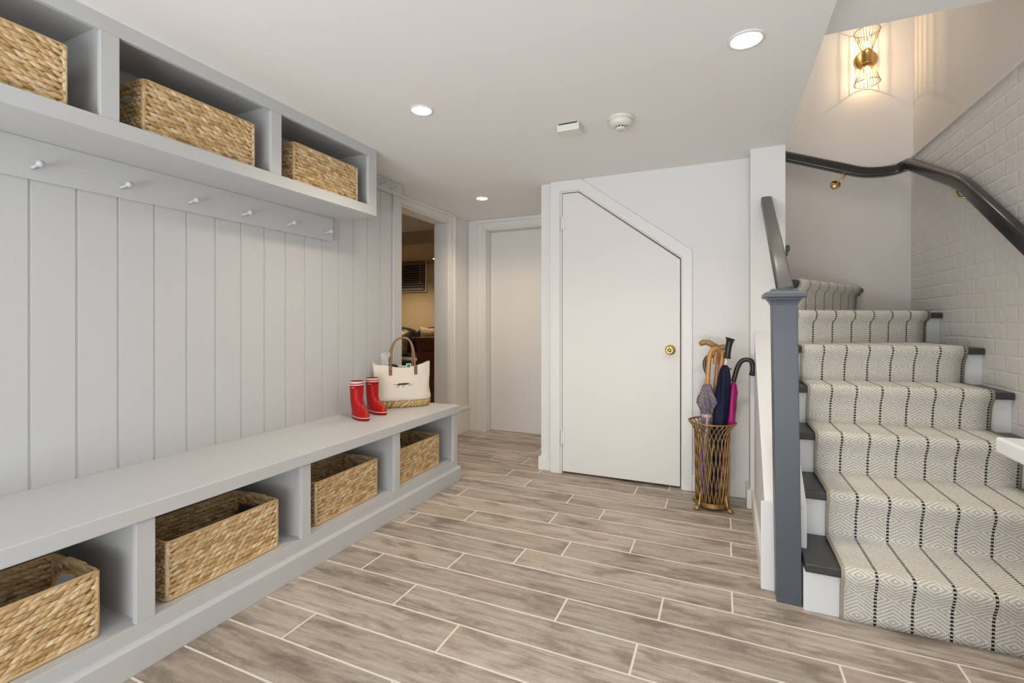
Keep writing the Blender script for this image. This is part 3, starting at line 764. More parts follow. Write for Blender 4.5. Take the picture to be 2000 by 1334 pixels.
# framed tags hanging inside the lower baskets
def framed_tag(loc, rot, w, h, fr, pn, lab, tw):
    t = thing('label_tag', lab, 'tag', loc, 0, 'framed tags hung in the baskets'); t.rotation_euler = rot
    o = MB(); b = 0.009
    o.box(-w/2, -0.004, 0, w/2, 0.004, b); o.box(-w/2, -0.004, h-b, w/2, 0.004, h); o.box(-w/2, -0.004, 0, -w/2+b, 0.004, h); o.box(w/2-b, -0.004, 0, w/2, 0.004, h)
    o.build('frame', fr, t, bevel=0.0012, world=False)
    o = MB(); o.box(-w/2+b*0.8, -0.0015, b*0.8, w/2-b*0.8, 0.0015, h-b*0.8); o.build('card', pn, t, world=False)
    o = MB()
    for q in tw: o.tube(q, 0.0016, 6)
    o.build('twine', M['twine'], t, smooth=True, world=False)
def tw(h, dx, dy, dz): return [bez((-0.02, 0, h), (-0.02, 0, h+0.03), (dx-0.01, dy-0.02, dz), (dx-0.01, dy, dz)), bez((0.02, 0, h), (0.025, 0, h+0.03), (dx+0.01, dy-0.02, dz), (dx+0.01, dy, dz)), bez((0, 0, h), (0.01, 0.01, h+0.05), (dx+0.02, dy, dz+0.025), (dx, dy+0.004, dz-0.02))]
ty = 0.612+BW/2
framed_tag((-1.925, ty-0.075, 0.235), (-0.55, 0.12, 0.35), 0.07, 0.115, M['tagwood'], M['tagpaper'], 'yellow wooden framed tag hanging in the bench basket farthest from the hall', tw(0.115, 0.0, 0.11, 0.10))
framed_tag((-1.935, 1.27+BW/2-0.085, 0.225), (-0.5, 0.1, 0.3), 0.085, 0.11, M['tagdark'], M['slate'], 'thin dark framed slate tag hanging in the second bench basket', tw(0.11, 0.0, 0.12, 0.10))
framed_tag((-1.90, 2.59-0.10, 0.28), (-0.2, -0.15, 0.6), 0.07, 0.11, M['tagdark'], M['paper'], 'dark tag with white card in the basket nearest the hall', [bez((-0.02, 0, 0.11), (-0.02, 0.01, 0.13), (0, 0.02, 0.135), (0.02, 0, 0.11))])

# ------------------------------------------------------------------ boots
def make_boot(lab):
    t = thing('rain_boot', lab, 'boot', (0, 0, 0.541), 0, 'pair of red rain boots')
    N = 28
    sl = [(0.000, 0.054, 0.094, 0.034), (0.004, 0.054, 0.099, 0.038), (0.016, 0.054, 0.102, 0.0405), (0.0165, 0.054, 0.1025, 0.0412), (0.020, 0.054, 0.1025, 0.0412), (0.0205, 0.0535, 0.100, 0.0395), (0.034, 0.052, 0.097, 0.039), (0.047, 0.044, 0.086, 0.0385), (0.060, 0.031, 0.071, 0.0375), (0.075, 0.017, 0.056, 0.037),
          (0.092, 0.007, 0.0475, 0.037), (0.115, 0.001, 0.0435, 0.038), (0.145, 0.0, 0.043, 0.040), (0.180, 0.0, 0.044, 0.0415), (0.204, 0.0, 0.0448, 0.0425), (0.2042, 0.0, 0.0462, 0.0437), (0.211, 0.0, 0.0462, 0.0437), (0.2112, 0.0, 0.0452, 0.0430), (0.2165, 0.0, 0.0452, 0.0430), (0.2167, 0.0, 0.0464, 0.0440), (0.2275, 0.0, 0.0466, 0.0442), (0.229, 0.0, 0.0455, 0.0432)]
    def ring(z, cx, rx, ry):
        out = []
        for k in range(N):
            a = 2*PI*k/N; c_, s_ = math.cos(a), math.sin(a)
            ex = rx*c_; wid = ry*s_
            low = max(0.0, 1-z/0.07)
            if c_ < 0: wid *= (1-0.16*low*abs(c_))
            else: wid *= (1+0.10*low*math.sin(PI*c_))
            wid *= 1-0.05*low*math.exp(-((c_+0.1)/0.3)**2)
            out.append((cx+ex, wid, z))
        return out
    R = [ring(*q) for q in sl]
    o = MB()
    for i in range(len(R)-1):
        z0, z1 = sl[i][0], sl[i+1][0]
        mid = (z0+z1)/2
        o.mi = 1 if (0.0163 < mid < 0.0203 or 0.2041 < mid < 0.2111 or 0.2166 < mid < 0.229) else 0
        o.rings([R[i], R[i+1]], True, i == 0, False)
    o.mi = 2
    inn = [ring(0.229, 0, 0.0455, 0.0432), ring(0.227, 0, 0.0425, 0.040), ring(0.12, 0.0, 0.040, 0.035), ring(0.06, 0.02, 0.05, 0.033)]
    o.rings(inn, True, False, True)
    ob = o.build('boot_body', [M['red'], M['band'], M['redin']], t, smooth=True, world=False)
    bm = bmesh.new(); bm.from_mesh(ob.data); bmesh.ops.remove_doubles(bm, verts=bm.verts, dist=0.00005); bmesh.ops.recalc_face_normals(bm, faces=bm.faces); bm.to_mesh(ob.data); bm.free()
    o = MB()   # pale script mark on the shaft
    pts = []
    for i in range(13):
        a = -1.25+0.045*i; z = 0.192+0.0035*math.sin(i*2.1)
        pts.append((0.0452*math.cos(a), 0.0432*math.sin(a)*1.0, z))
    o.tube(pts, 0.0011, 5); o.build('script_mark', M['band'], t, smooth=True, world=False)
    o = MB(); o.rings([ring(-0.0005, 0.054, 0.092, 0.032), ring(0.002, 0.054, 0.096, 0.036)])
    o.build('sole', M['redin'], t, world=False)
    return t
b1 = make_boot('red child rain boot standing nearer the bench front'); b1.location = (-2.094, 2.328, 0.5415); b1.rotation_euler = (0, 0, -0.42)
b2 = copy_tree(b1); b2['label'] = 'red child rain boot standing against the tote bag'; b2.location = (-2.122, 2.505, 0.5415); b2.rotation_euler = (0, 0, -0.30)

# ------------------------------------------------------------------ tote bag
ang = math.atan2(0.293, 0.269)
tb = thing('tote_bag', 'cream canvas tote bag with straw base and brown leather handles on the bench', 'bag', (-2.085, 2.775, 0.541), ang)
NB = 64
def sup(a, hx, hy, p):
    c_, s_ = math.cos(a), math.sin(a)
    return math.copysign(abs(c_)**(2/p), c_)*hx, math.copysign(abs(s_)**(2/p), s_)*hy
rngb = random.Random(5)
ph = [rngb.uniform(0, 6.28) for _ in range(6)]
def brow(z, hx, hy, p, wr, top=0.0):
    out = []
    for k in range(NB):
        a = 2*PI*k/NB; x, y = sup(a, hx, hy, p)
        w = wr*(math.sin(3*a+ph[0]+z*22)+0.7*math.sin(7*a+ph[1]-z*35)+0.5*math.sin(12*a+ph[2]+z*50))
        n = Vector((x/hx**2, y/hy**2, 0)).normalized()
        dz = 0.0
        if top: dz = top*(0.034*(abs(x)/hx)**2.2 - 0.014 + 0.006*math.sin(5*a+ph[3]) + (0.008 if x > 0 else 0.004)*0)
        out.append((x+n.x*w, y+n.y*w, z+dz))
    return out
o = MB()
body = [brow(0.047, 0.196, 0.072, 3.2, 0.0), brow(0.052, 0.202, 0.080, 3.2, 0.0015), brow(0.068, 0.206, 0.083, 3.0, 0.003), brow(0.085, 0.202, 0.079, 2.8, 0.004), brow(0.12, 0.197, 0.074, 2.7, 0.003), brow(0.16, 0.194, 0.068, 2.6, 0.003), brow(0.20, 0.194, 0.059, 2.5, 0.003), brow(0.24, 0.197, 0.048, 2.4, 0.003), brow(0.27, 0.200, 0.040, 2.3, 0.003, 0.4), brow(0.296, 0.203, 0.035, 2.2, 0.002, 1.0),
        brow(0.297, 0.199, 0.032, 2.2, 0.002, 1.0), brow(0.26, 0.193, 0.036, 2.4, 0.002, 0.4), brow(0.15, 0.188, 0.06, 2.6, 0.0)]
o.rings(body); o.build('canvas_body', M['canvas'], tb, smooth=True, world=False, sub=1)
o = MB()   # straw base: slanted coils
bs = [brow(0.001, 0.180, 0.058, 3.0, 0), brow(0.02, 0.189, 0.066, 3.0, 0), brow(0.05, 0.194, 0.070, 3.0, 0)]
o.rings(bs); o.build('base_core', M['rimcord'], tb, smooth=True, world=False)
o = MB(); n_st = 58
for k in range(n_st):
    a0 = 2*PI*k/n_st; path = []
    for i in range(6):
        f = i/5; a = a0+0.17*f; hx = 0.181+0.0145*f; hy = 0.059+0.0125*f
        x, y = sup(a, hx+0.002, hy+0.002, 3.0); path.append((x, y, 0.002+0.047*f))
    o.tube(path, [0.0045, 0.0085, 0.0092, 0.0092, 0.0085, 0.0045], 7)
o.build('straw_base', M['straw'], tb, smooth=True, world=False)
# handles: front and back leather loops
for s, lean in ((-1, 0.0), (1, 0.01)):
    xh = 0.088
    yb = s*0.043
    path = [(-xh, yb*1.02, 0.238), (-xh+0.002, yb*0.98, 0.275), (-xh+0.004, yb*0.9, 0.31)] + bez((-xh+0.005, yb*0.85, 0.33), (-xh+0.012, yb*0.6, 0.44), (-0.055+lean, yb*0.4, 0.487), (0.004+lean, yb*0.35, 0.487), 9)[1:] + bez((0.004+lean, yb*0.35, 0.487), (0.06+lean, yb*0.4, 0.487), (xh-0.006, yb*0.6, 0.43), (xh-0.006, yb*0.85, 0.33), 9)[1:] + [(xh-0.004, yb*0.95, 0.29), (xh, yb*1.03, 0.238)]
    o = MB(); o.tube(path, 0.0068, 8); hd = o.build('handle', M['leatherlight'], tb, smooth=True, world=False)
    for sx_ in (-1, 1):
        o = MB(); x = sx_*xh
        y0 = s*0.0545
        o.add([(x-0.011, y0, 0.228), (x+0.011, y0, 0.228), (x+0.010, y0-s*0.009, 0.292), (x-0.010, y0-s*0.009, 0.292), (x-0.011, y0-s*0.004, 0.228), (x+0.011, y0-s*0.004, 0.228), (x+0.010, y0-s*0.014, 0.292), (x-0.010, y0-s*0.014, 0.292)],
              [(0,1,2,3),(7,6,5,4),(0,4,5,1),(1,5,6,2),(2,6,7,3),(3,7,4,0)])
        tabp = o.build('handle_tab', M['leather'], tb, bevel=0.0015, world=False)
        o = MB()
        for zz in (0.242, 0.262): o.sphere((x, y0-s*(zz-0.228)*0.14+s*0.0008, zz), 0.003, 10, 6)
        rv = o.build('rivets', M['brass'], tabp, smooth=True, world=False)
# embroidered insect: front face (y<0)
def fy(x, z):
    hy = 0.074-(z-0.12)*0.20
    return -(hy*(1-abs(x/0.196)**2.6)**(1/2.6))-0.0035
o = MB()
zc = 0.163
def P3(x, z): return (x, fy(x, z), z)
body_pts = [(-0.045, 0.163), (-0.03, 0.1645), (-0.012, 0.166), (0.008, 0.166), (0.026, 0.1665), (0.036, 0.1685)]
o.tube([P3(*q) for q in body_pts], [0.001, 0.0042, 0.0056, 0.0060, 0.0052, 0.0022], 8)
for q in ([(-0.045, 0.163), (-0.06, 0.166), (-0.07, 0.163)], [(-0.03, 0.163), (-0.045, 0.156), (-0.05, 0.148), (-0.055, 0.146)], [(-0.022, 0.163), (-0.035, 0.152), (-0.04, 0.143)], [(0.0, 0.163), (-0.006, 0.153), (-0.012, 0.144)], [(0.012, 0.163), (0.004, 0.153), (-0.004, 0.149), (-0.006, 0.145)], [(0.024, 0.165), (0.036, 0.158), (0.04, 0.151), (0.046, 0.149)], [(0.034, 0.169), (0.046, 0.165), (0.055, 0.157), (0.060, 0.158)], [(-0.045, 0.165), (-0.03, 0.1705), (-0.012, 0.1695)]):
    o.tube([P3(*p_) for p_ in q], 0.0014, 5)
o.build('insect_emblem', M['black_thread'], tb, smooth=True, world=False)
# things poking out of the bag (each rests in it)
R2 = Matrix.Rotation(ang, 3, 'Z')
def inbag(x, y, z): return Vector((-2.085, 2.775, 0.541)) + R2 @ Vector((x, y, z))
o = MB(); rs = []; rr = random.Random(9)
for i, (r_, z) in enumerate([(0.012, -0.10), (0.020, -0.04), (0.024, 0.0), (0.021, 0.02), (0.028, 0.045), (0.031, 0.062)]):
    rs.append([(r_*(1+0.25*math.sin(5*k*2*PI/20+i)+rr.uniform(-.12, .12))*math.cos(2*PI*k/20), r_*(1+0.25*math.sin(5*k*2*PI/20+i)+rr.uniform(-.12, .12))*math.sin(2*PI*k/20), z+(rr.uniform(-.012, .012) if i == 5 else 0)) for k in range(20)])
o.rings(rs, True, True, False)
cw = o.build('plastic_wrap', M['clear'], loc=inbag(-0.115, 0.012, 0.315)); tag(cw, 'crumpled clear plastic wrapper sticking out of the tote bag', 'wrapper')
gl = thing('sunglasses', 'dark sunglasses tucked in the tote bag beside the wrapper', 'sunglasses', inbag(-0.062, -0.014, 0.278), ang)
o = MB(); o.lathe([(0.0, -0.0015), (0.026, -0.0015), (0.028, 0), (0.026, 0.0015), (0, 0.0015)], (0, 0, 0.015), 'y', 24, 1.0, 0.55); ln_ = o.build('lens', M['black'], gl, smooth=True, world=False); ln_.rotation_euler = (0.5, 0.35, 0)
o = MB(); o.tube([(-0.028, 0.002, 0.02), (-0.03, 0.03, 0.01), (-0.03, 0.05, -0.03)], 0.002, 6); o.build('temple_arm', M['black'], gl, smooth=True, world=False)
cg = thing('clover_tag', 'small white tag with a green clover at the tote handle', 'tag', inbag(0.048, 0.0, 0.262), ang)
o = MB(); o.box(-0.018, -0.001, 0, 0.018, 0.001, 0.040); o.build('card', M['paper'], cg, bevel=0.0008, world=False)
o = MB()
for a in range(4):
    aa = PI/4+a*PI/2; o.lathe([(0, -0.0022), (0.0065, -0.0020), (0.007, -0.001), (0, -0.001)], (0.0075*math.cos(aa), 0, 0.024+0.0075*math.sin(aa)), 'y', 14)
o.tube([(0, -0.0018, 0.022), (0.004, -0.0018, 0.008)], 0.0012, 5)
o.build('clover', M['green'], cg, world=False)

# ------------------------------------------------------------------ umbrella stand
SX, SY = -0.056, 3.185
us = thing('umbrella_stand', 'gilt bronze lattice umbrella stand with paw feet beside the closet door', 'umbrella stand', (SX, SY, 0))
zb, zt = 0.040, 0.526
def rad(z):
    f = (z-zb)/(zt-zb); r_ = 0.094+0.006*f
    if f > 0.86: r_ += 0.036*((f-0.86)/0.14)**1.8
    return r_
o = MB(); NW = 26
for k in range(NW):
    for s in (1, -1):
        path = []
        for i in range(20):
            f = i/19; z = zb+(zt-zb)*f
            a = 2*PI*k/NW + s*0.62*f + (s*0.55*max(0, f-0.8)/0.2*0.5)
            r_ = rad(z)+0.0012*s; path.append((r_*math.cos(a), r_*math.sin(a), z))
        o.tube(path, 0.0031, 5)
o.build('lattice', M['bronze'], us, smooth=True, world=False)
o = MB(); o.tube([(0.136*math.cos(2*PI*k/48), 0.136*math.sin(2*PI*k/48), zt) for k in range(48)], 0.0050, 8, cyc=True); o.build('rim', M['bronze'], us, smooth=True, world=False)
o = MB(); o.lathe([(0.0, 0.016), (0.095, 0.016), (0.098, 0.020), (0.098, 0.044), (0.093, 0.046), (0.0915, 0.028), (0.0, 0.028)], n=48); o.build('base_ring', M['bronze'], us, smooth=False, world=False, bevel=0.001)
for k in range(4):
    a = PI/4+0.62+k*PI/2; a = [-2.30, -0.62, 0.95, 2.52][k]
    o = MB(); c_, s_ = math.cos(a), math.sin(a)
    o.tube([(0.096*c_, 0.096*s_, 0.10), (0.100*c_, 0.100*s_, 0.065), (0.103*c_, 0.103*s_, 0.04), (0.114*c_, 0.114*s_, 0.018)], [0.005, 0.008, 0.009, 0.012], 8)
    o.sphere((0.122*c_, 0.122*s_, 0.0135), 0.0155, 10, 8, (1.1, 1.1, 0.85))
    for q in (-0.55, -0.18, 0.18, 0.55):
        o.sphere(((0.122)*c_+0.014*math.cos(a+q*1.6), 0.122*s_+0.014*math.sin(a+q*1.6), 0.009), 0.0072, 8, 6)
    o.build('paw_foot', M['bronze'], us, smooth=True, world=False)

def spline(pts, n=6):
    P = [Vector(p) for p in pts]; out = []
    for i in range(len(P)-1):
        p0 = P[max(i-1, 0)]; p1 = P[i]; p2 = P[i+1]; p3 = P[min(i+2, len(P)-1)]
        for k in range(n):
            t = k/n
            out.append(0.5*((2*p1)+(p2-p0)*t+(2*p0-5*p1+4*p2-p3)*t*t+(3*p1-p0-3*p2+p3)*t**3))
    out.append(P[-1]); return [tuple(p) for p in out]
def umb(name, lab, top, bot, prof, cmat, folds, twist, parts, group='umbrellas and canes in the stand', cat='umbrella', amp=0.28):
    """closed umbrella between world points top (canopy top) and bot (ferrule)"""
    T, B = Vector(top), Vector(bot)
    t = thing(name, lab, cat, tuple(B), 0, group)
    ax = (T-B); Ln = ax.length; ax.normalize()
    e1 = (Vector((1, 0, 0))-ax*ax.x).normalized(); e2 = ax.cross(e1)
    if prof:
        o = MB(); rs = []; N = 40
        for f, r_ in prof:
            ring = []
            for k in range(N):
                a = 2*PI*k/N
                rr = r_*(1+amp*math.cos(folds*(a+twist*f))*(1 if 0.03 < f < 0.98 else 0.4)+0.12*math.cos(2*a+9*f))
                ring.append(tuple(B + ax*(Ln*f) + e1*(rr*math.cos(a)) + e2*(rr*math.sin(a))))
            rs.append(ring)
        o.rings(rs); o.build('canopy', cmat, t, smooth=True)
    for nm, path, r_, mt, n in parts:
        o = MB(); o.tube(path, r_, n); o.build(nm, mt, t, smooth=True)
    return t
def q(u, v, dy=0.0): return tuple(px(u, v, y=SY+dy))
gp = 'umbrellas and canes in the stand'
# navy golf umbrella
tp = Vector(q(1417, 713, -0.045)); bt = Vector((SX+0.005, SY-0.03, 0.032))
umb('golf_umbrella', 'navy golf umbrella with straight black grip', tuple(tp), tuple(bt),
    [(0.0, 0.006), (0.1, 0.016), (0.3, 0.026), (0.5, 0.033), (0.66, 0.037), (0.8, 0.037), (0.9, 0.034), (0.955, 0.029), (0.985, 0.024), (1.0, 0.010)], M['navy'], 5, 2.0,
    [('shaft', [q(1417, 716, -0.045), q(1420, 696, -0.045)], 0.0075, M['chrome'], 10),
     ('handle', spline([q(1420, 700, -0.045), q(1421, 692, -0.045), q(1423, 678, -0.045), q(1426, 664, -0.045), q(1427, 660.5, -0.045)], 4), [0.021, 0.022, 0.020, 0.0185, 0.0175, 0.0172, 0.0172, 0.0175, 0.018, 0.0185, 0.0195, 0.021, 0.023, 0.026, 0.028, 0.029, 0.027], M['black'], 14),
     ('catch_button', [q(1420, 721, -0.06), q(1429, 720.5, -0.06)], 0.0045, M['black'], 8)], amp=0.14)
# magenta umbrella with black crook
hk = [q(1432.5, 746, -0.03), q(1437, 728, -0.03), q(1442, 714, -0.03), q(1449, 705, -0.03), q(1458, 702.5, -0.03), q(1467, 705, -0.03), q(1470, 714, -0.03), q(1470.5, 723, -0.03), q(1469, 731, -0.03)]
mt_ = umb('crook_umbrella', 'magenta umbrella with black crook handle', q(1433.5, 748, -0.03), (SX+0.005, SY+0.035, 0.035),
    [(0.0, 0.006), (0.2, 0.014), (0.5, 0.020), (0.62, 0.024), (0.665, 0.036), (0.69, 0.042), (0.72, 0.037), (0.80, 0.031), (0.93, 0.025), (1.0, 0.013)], M['magenta'], 4, 3.5,
    [('handle', spline(hk, 5), 0.0138, M['black'], 10), ('handle_tip', [q(1470, 725, -0.03), q(1468.5, 733.5, -0.03)], [0.0138, 0.017], M['black'], 10)])
T_, B_ = Vector(q(1433.5, 748, -0.03)), Vector((SX+0.005, SY+0.035, 0.035))
o = MB()
for k, (aa) in enumerate((-1.5, -0.6, 0.4)):
    pth = []
    for i in range(8):
        f = 0.62+0.36*i/7; c0 = B_+(T_-B_)*f; r_ = (0.034-0.06*(f-0.69) if f > .69 else 0.034)*1.0
        a = aa-1.2+2.6*(f-0.62); pth.append((c0.x+r_*math.cos(a), c0.y+r_*math.sin(a), c0.z))
    o.tube(pth, 0.0028, 5)
o.build('black_piping', M['black'], mt_, smooth=True)
# grey-lilac check umbrella with honey crook
hk = [q(1381.5, 752, -0.04), q(1382.5, 735, -0.04), q(1384, 715, -0.04), q(1386, 696, -0.04), q(1390, 685.5, -0.04), q(1396, 681, -0.035), q(1402, 682, -0.02), q(1406, 688, 0.0)]
pl_ = umb('crook_umbrella', 'grey lilac checked umbrella with honey coloured wooden crook', q(1381, 748, -0.04), (SX-0.035, SY-0.01, 0.045),
    [(0.0, 0.008), (0.15, 0.018), (0.4, 0.024), (0.6, 0.026), (0.70, 0.027), (0.735, 0.026), (0.765, 0.030), (0.82, 0.047), (0.85, 0.049), (0.88, 0.044), (0.93, 0.034), (0.975, 0.024), (1.0, 0.013)], M['plaid'], 6, 3.0,
    [('handle', spline(hk, 5), 0.0135, M['maple'], 10), ('collar', [q(1381, 753, -0.04), q(1381.8, 743, -0.04)], 0.0165, M['maple'], 10)])
T_, B_ = Vector(q(1381, 748, -0.04)), Vector((SX-0.035, SY-0.01, 0.045))
o = MB(); c0 = B_+(T_-B_)*0.705; c1 = B_+(T_-B_)*0.735
o.tube([tuple(c0), tuple(c1)], [0.031, 0.031], 20); o.build('strap', M['pinktrim'], pl_, smooth=True)
o = MB(); o.tube([tuple(c0+Vector((0.004, -0.030, 0))), tuple(B_+(T_-B_)*0.5+Vector((-0.003, -0.032, 0))), tuple(B_+(T_-B_)*0.3+Vector((-0.012, -0.03, 0)))], [0.006, 0.011, 0.004], 8); o.build('loose_fold', M['pinktrim'], pl_, smooth=True)
o = MB(); o.tube([tuple(B_+(T_-B_)*0.42+Vector((-0.030, -0.022, 0))), tuple(B_+(T_-B_)*0.22+Vector((-0.028, -0.022, 0))), tuple(B_+(T_-B_)*0.1+Vector((-0.02, -0.02, 0)))], [0.007, 0.011, 0.004], 8); o.build('lilac_fold', M['violet'], pl_, smooth=True)
# brown printed umbrella with orange crook
hk = [q(1402.5, 756, 0.0), q(1405.5, 735, 0.0), q(1409, 710, 0.0), q(1411, 694, 0.0), q(1409, 687, 0.0), q(1404, 684.5, 0.0), q(1399, 688, 0.0), q(1397, 698, 0.0), q(1396.5, 711, 0.0)]
pr_ = umb('crook_umbrella', 'brown printed umbrella with orange wooden crook', q(1402, 756, 0.0), (SX, SY+0.03, 0.045),
    [(0.0, 0.008), (0.15, 0.020), (0.4, 0.027), (0.6, 0.025), (0.75, 0.026), (0.88, 0.030), (0.95, 0.026), (1.0, 0.014)], M['printed'], 6, -3.0,
    [('handle', spline(hk, 5), 0.0130, M['cherry'], 10), ('collar', [q(1402.5, 757, 0.0), q(1404, 746, 0.0)], 0.0155, M['cherry'], 10)])
T_, B_ = Vector(q(1402, 756, 0.0)), Vector((SX, SY+0.03, 0.045))
o = MB()
for dx, f0, f1 in ((-0.004, 0.55, 0.30), (0.012, 0.48, 0.16), (-0.014, 0.36, 0.10)):
    o.tube([tuple(B_+(T_-B_)*f0+Vector((dx, -0.045, 0))), tuple(B_+(T_-B_)*((f0+f1)/2)+Vector((dx-0.006, -0.052, 0))), tuple(B_+(T_-B_)*f1+Vector((dx-0.015, -0.04, 0)))], [0.004, 0.012, 0.004], 7)
o.build('mustard_folds', M['yellow'], pr_, smooth=True)
# walking cane with flat handle
cane = umb('walking_cane', 'wooden walking cane with a long carved top handle', q(1400, 700, 0.06), (SX-0.005, SY+0.055, 0.045), None, None, 0, 0,
    [('handle', spline([q(1366, 673, 0.04), q(1374, 669, 0.04), q(1384, 669.5, 0.045), q(1394, 675, 0.05), q(1404, 679.5, 0.06), q(1414, 678, 0.06), q(1421, 677, 0.06)], 5), [0.010, 0.013, 0.0155, 0.017, 0.018, 0.0182, 0.018, 0.0175, 0.0175, 0.018]+[0.019]*9+[0.0195]*6+[0.019, 0.018, 0.0165, 0.015, 0.0135, 0.010], M['oak'], 12),
     ('shaft', spline([q(1407, 681, 0.06), q(1403, 700, 0.06), q(1398, 745, 0.06), q(1395, 800, 0.06), (SX-0.005, SY+0.055, 0.045)], 5), 0.0125, M['oak'], 10)], cat='cane')
# dark crook behind
umb('walking_cane', 'dark wooden crook cane standing at the back of the stand', q(1378, 735, 0.075), (SX-0.03, SY+0.05, 0.045), None, None, 0, 0,
    [('handle', spline([q(1397, 700, 0.07), q(1393, 696, 0.07), q(1387, 695, 0.07), q(1380, 699, 0.07), q(1376, 708, 0.07), q(1377, 719, 0.07), q(1381, 730, 0.07)], 5), 0.0115, M['dwood'], 10),
     ('shaft', [q(1381, 730, 0.07), q(1384, 760, 0.07), (SX-0.03, SY+0.05, 0.045)], 0.011, M['dwood'], 10)], cat='cane')

# ------------------------------------------------------------------ staircase
RI = 0.2
nose = {1: ((0.205, 2.156), (XB-.001, 2.156)), 2: ((0.305, 2.43), (XB-.001, 2.452)), 3: ((0.305, 2.695), (XB-.001, 2.800)), 4: ((0.305, 2.915), (XB-.001, 3.061)),
        5: ((0.305, 3.105), (XB-.001, 3.347)), 6: ((0.349, 3.215), (XB-.001, 3.884)), 7: ((0.350, 3.262), (1.0, YB-.001)), 8: ((0.371, 3.255), (0.371, YB-.001))}
sc_ = thing('staircase', 'winding staircase with charcoal treads and white risers', 'stairs', (0.8, 2.6, 0))
def offset_line(l, d):      # move the nose line back (up the stair)
    a, b = Vector((*l[0], 0)), Vector((*l[1], 0)); t_ = (b-a).normalized(); n_ = Vector((-t_.y, t_.x, 0))
    return a+n_*d, b+n_*d
TT = 0.036
tread_polys = {
 1: [(0.297, 2.156), (XB-.001, 2.156), (XB-.001, 2.49), (0.324, 2.47), (0.324, 2.30), (0.297, 2.30)],
 2: [(0.324, 2.43), (XB-.001, 2.452), (XB-.001, 2.84), (0.324, 2.735)],
 3: [(0.324, 2.695), (XB-.001, 2.800), (XB-.001, 3.10), (0.324, 2.955)],
 4: [(0.324, 2.915), (XB-.001, 3.061), (XB-.001, 3.39), (0.324, 3.145)],
 5: [(0.324, 3.105), (XB-.001, 3.347), (XB-.001, 3.93), (0.349, 3.26), (0.349, 3.245), (0.324, 3.245)],
 6: [(0.349, 3.215), (XB-.001, 3.884), (XB-.001, YB-.001), (0.97, YB-.001), (0.349, 3.30)],
 7: [(0.350, 3.262), (1.0, YB-.001), (0.36, YB-.001), (0.35, 3.4)],
 8: [(0.371, 3.255), (0.371, YB-.001), (-0.05, YB-.001), (-0.05, 3.56), (0.349, 3.56), (0.349, 3.255)],
}
for k, pl2 in tread_polys.items():
    o = MB(); o.prism(pl2, RI*k-TT, RI*k, 'z'); o.build('tread', M['tread'], sc_, bevel=0.006, seg=3)
for k in range(1, 9):
    a, b = offset_line(nose[k], 0.032)
    if k == 8: a.y, b.y = 3.56, YB-0.001
    if k == 1: a.x = 0.296
    if 1 < k < 7:
        d_ = (b-a); b = a + d_*((XB-0.001-a.x)/d_.x); a = a + d_*((0.324-a.x)/d_.x) if k < 6 else a
    z0, z1 = RI*(k-1), RI*k-TT+0.001
    t_ = (b-a).normalized(); n_ = Vector((-t_.y, t_.x, 0))*0.015
    if k in (6, 7): a = a+t_*0.02
    if k == 7: b = b-t_*0.035
    o = MB(); o.prism([(a.x, a.y), (b.x, b.y), ((b+n_).x, (b+n_).y), ((a+n_).x, (a+n_).y)], z0, z1, 'z'); o.build('riser', M['stairlow'], sc_)
for k in (7, 8):
    a, b = offset_line(nose[k], 0.010); c_, d_ = offset_line(nose[k], 0.036)
    if k == 7: b = a+(b-a)*0.97; d_ = c_+(d_-c_)*0.94
    o = MB(); o.prism([(a.x, a.y), (b.x, b.y), (d_.x, d_.y), (c_.x, c_.y)], RI*k-TT-0.022, RI*k-TT, 'z'); o.build('cove_molding', M['tread'], sc_)
# white stringer cap along the brick wall at each riser is the riser end itself

# runner
XL, XR = 0.414, 1.205
run = MB(); uvs = []
secs = []
def on(l, s):
    a, b = Vector((*l[0], 0)), Vector((*l[1], 0)); return a+(b-a)*s
def param_x(l, x):
    return (x-l[0][0])/(l[1][0]-l[0][0])
rl = {}
for k in range(1, 8):
    if k <= 6: rl[k] = (param_x(nose[k], XL if k < 6 else 0.40), param_x(nose[k], XR if k < 6 else 1.20))
rl[7] = (0.135, 0.925)
th = 0.012
def nrm(l):
    a, b = Vector((*l[0], 0)), Vector((*l[1], 0)); t_ = (b-a).normalized(); return Vector((-t_.y, t_.x, 0))
prof_pts = []      # list of (left, right)
for k in range(1, 8):
    l = nose[k]; s0, s1 = rl[k]; n_ = nrm(l)
    A, B2 = on(l, s0), on(l, s1)
    zt_ = RI*k
    zb_ = RI*(k-1)
    def add(d, z):
        prof_pts.append(((A+n_*d)+Vector((0, 0, z)), (B2+n_*d)+Vector((0, 0, z))))
    base = zb_ + (0.001 if k == 1 else th)
    add(0.031-th, base); add(0.029-th, base+0.03)
    if k >= 6:
        add(0.028-th, zt_-0.085); add(0.024-th, zt_-0.060); add(0.006-th, zt_-0.042); add(-th, zt_-0.026)
    else:
        add(0.024-th, zt_-0.095); add(0.016-th, zt_-0.065); add(0.005-th, zt_-0.042); add(-th, zt_-0.026)
    add(-th-0.001, zt_-0.012); add(-th+0.004, zt_+0.004); add(0.006, zt_+th); add(0.03, zt_+th)
    if k == 7: add(0.20, zt_+th)
nL = len(prof_pts); NX = 10
vL = 0.0; idx = []
for i, (a, b) in enumerate(prof_pts):
    if i:
        pa, pb = prof_pts[i-1]; vL += ((a-pa).length+(b-pb).length)/2
    for j in range(NX+1):
        s = j/NX; p = a+(b-a)*s
        run.v.append(tuple(p)); uvs.append((s*0.80, vL+0.055))
for i in range(nL-1):
    for j in range(NX):
        a0 = i*(NX+1)+j; run.f.append((a0, a0+1, a0+NX+2, a0+NX+1)); run.m.append(0)
run.uv = uvs
rn = run.build('stair_runner', M['runner'], smooth=True)
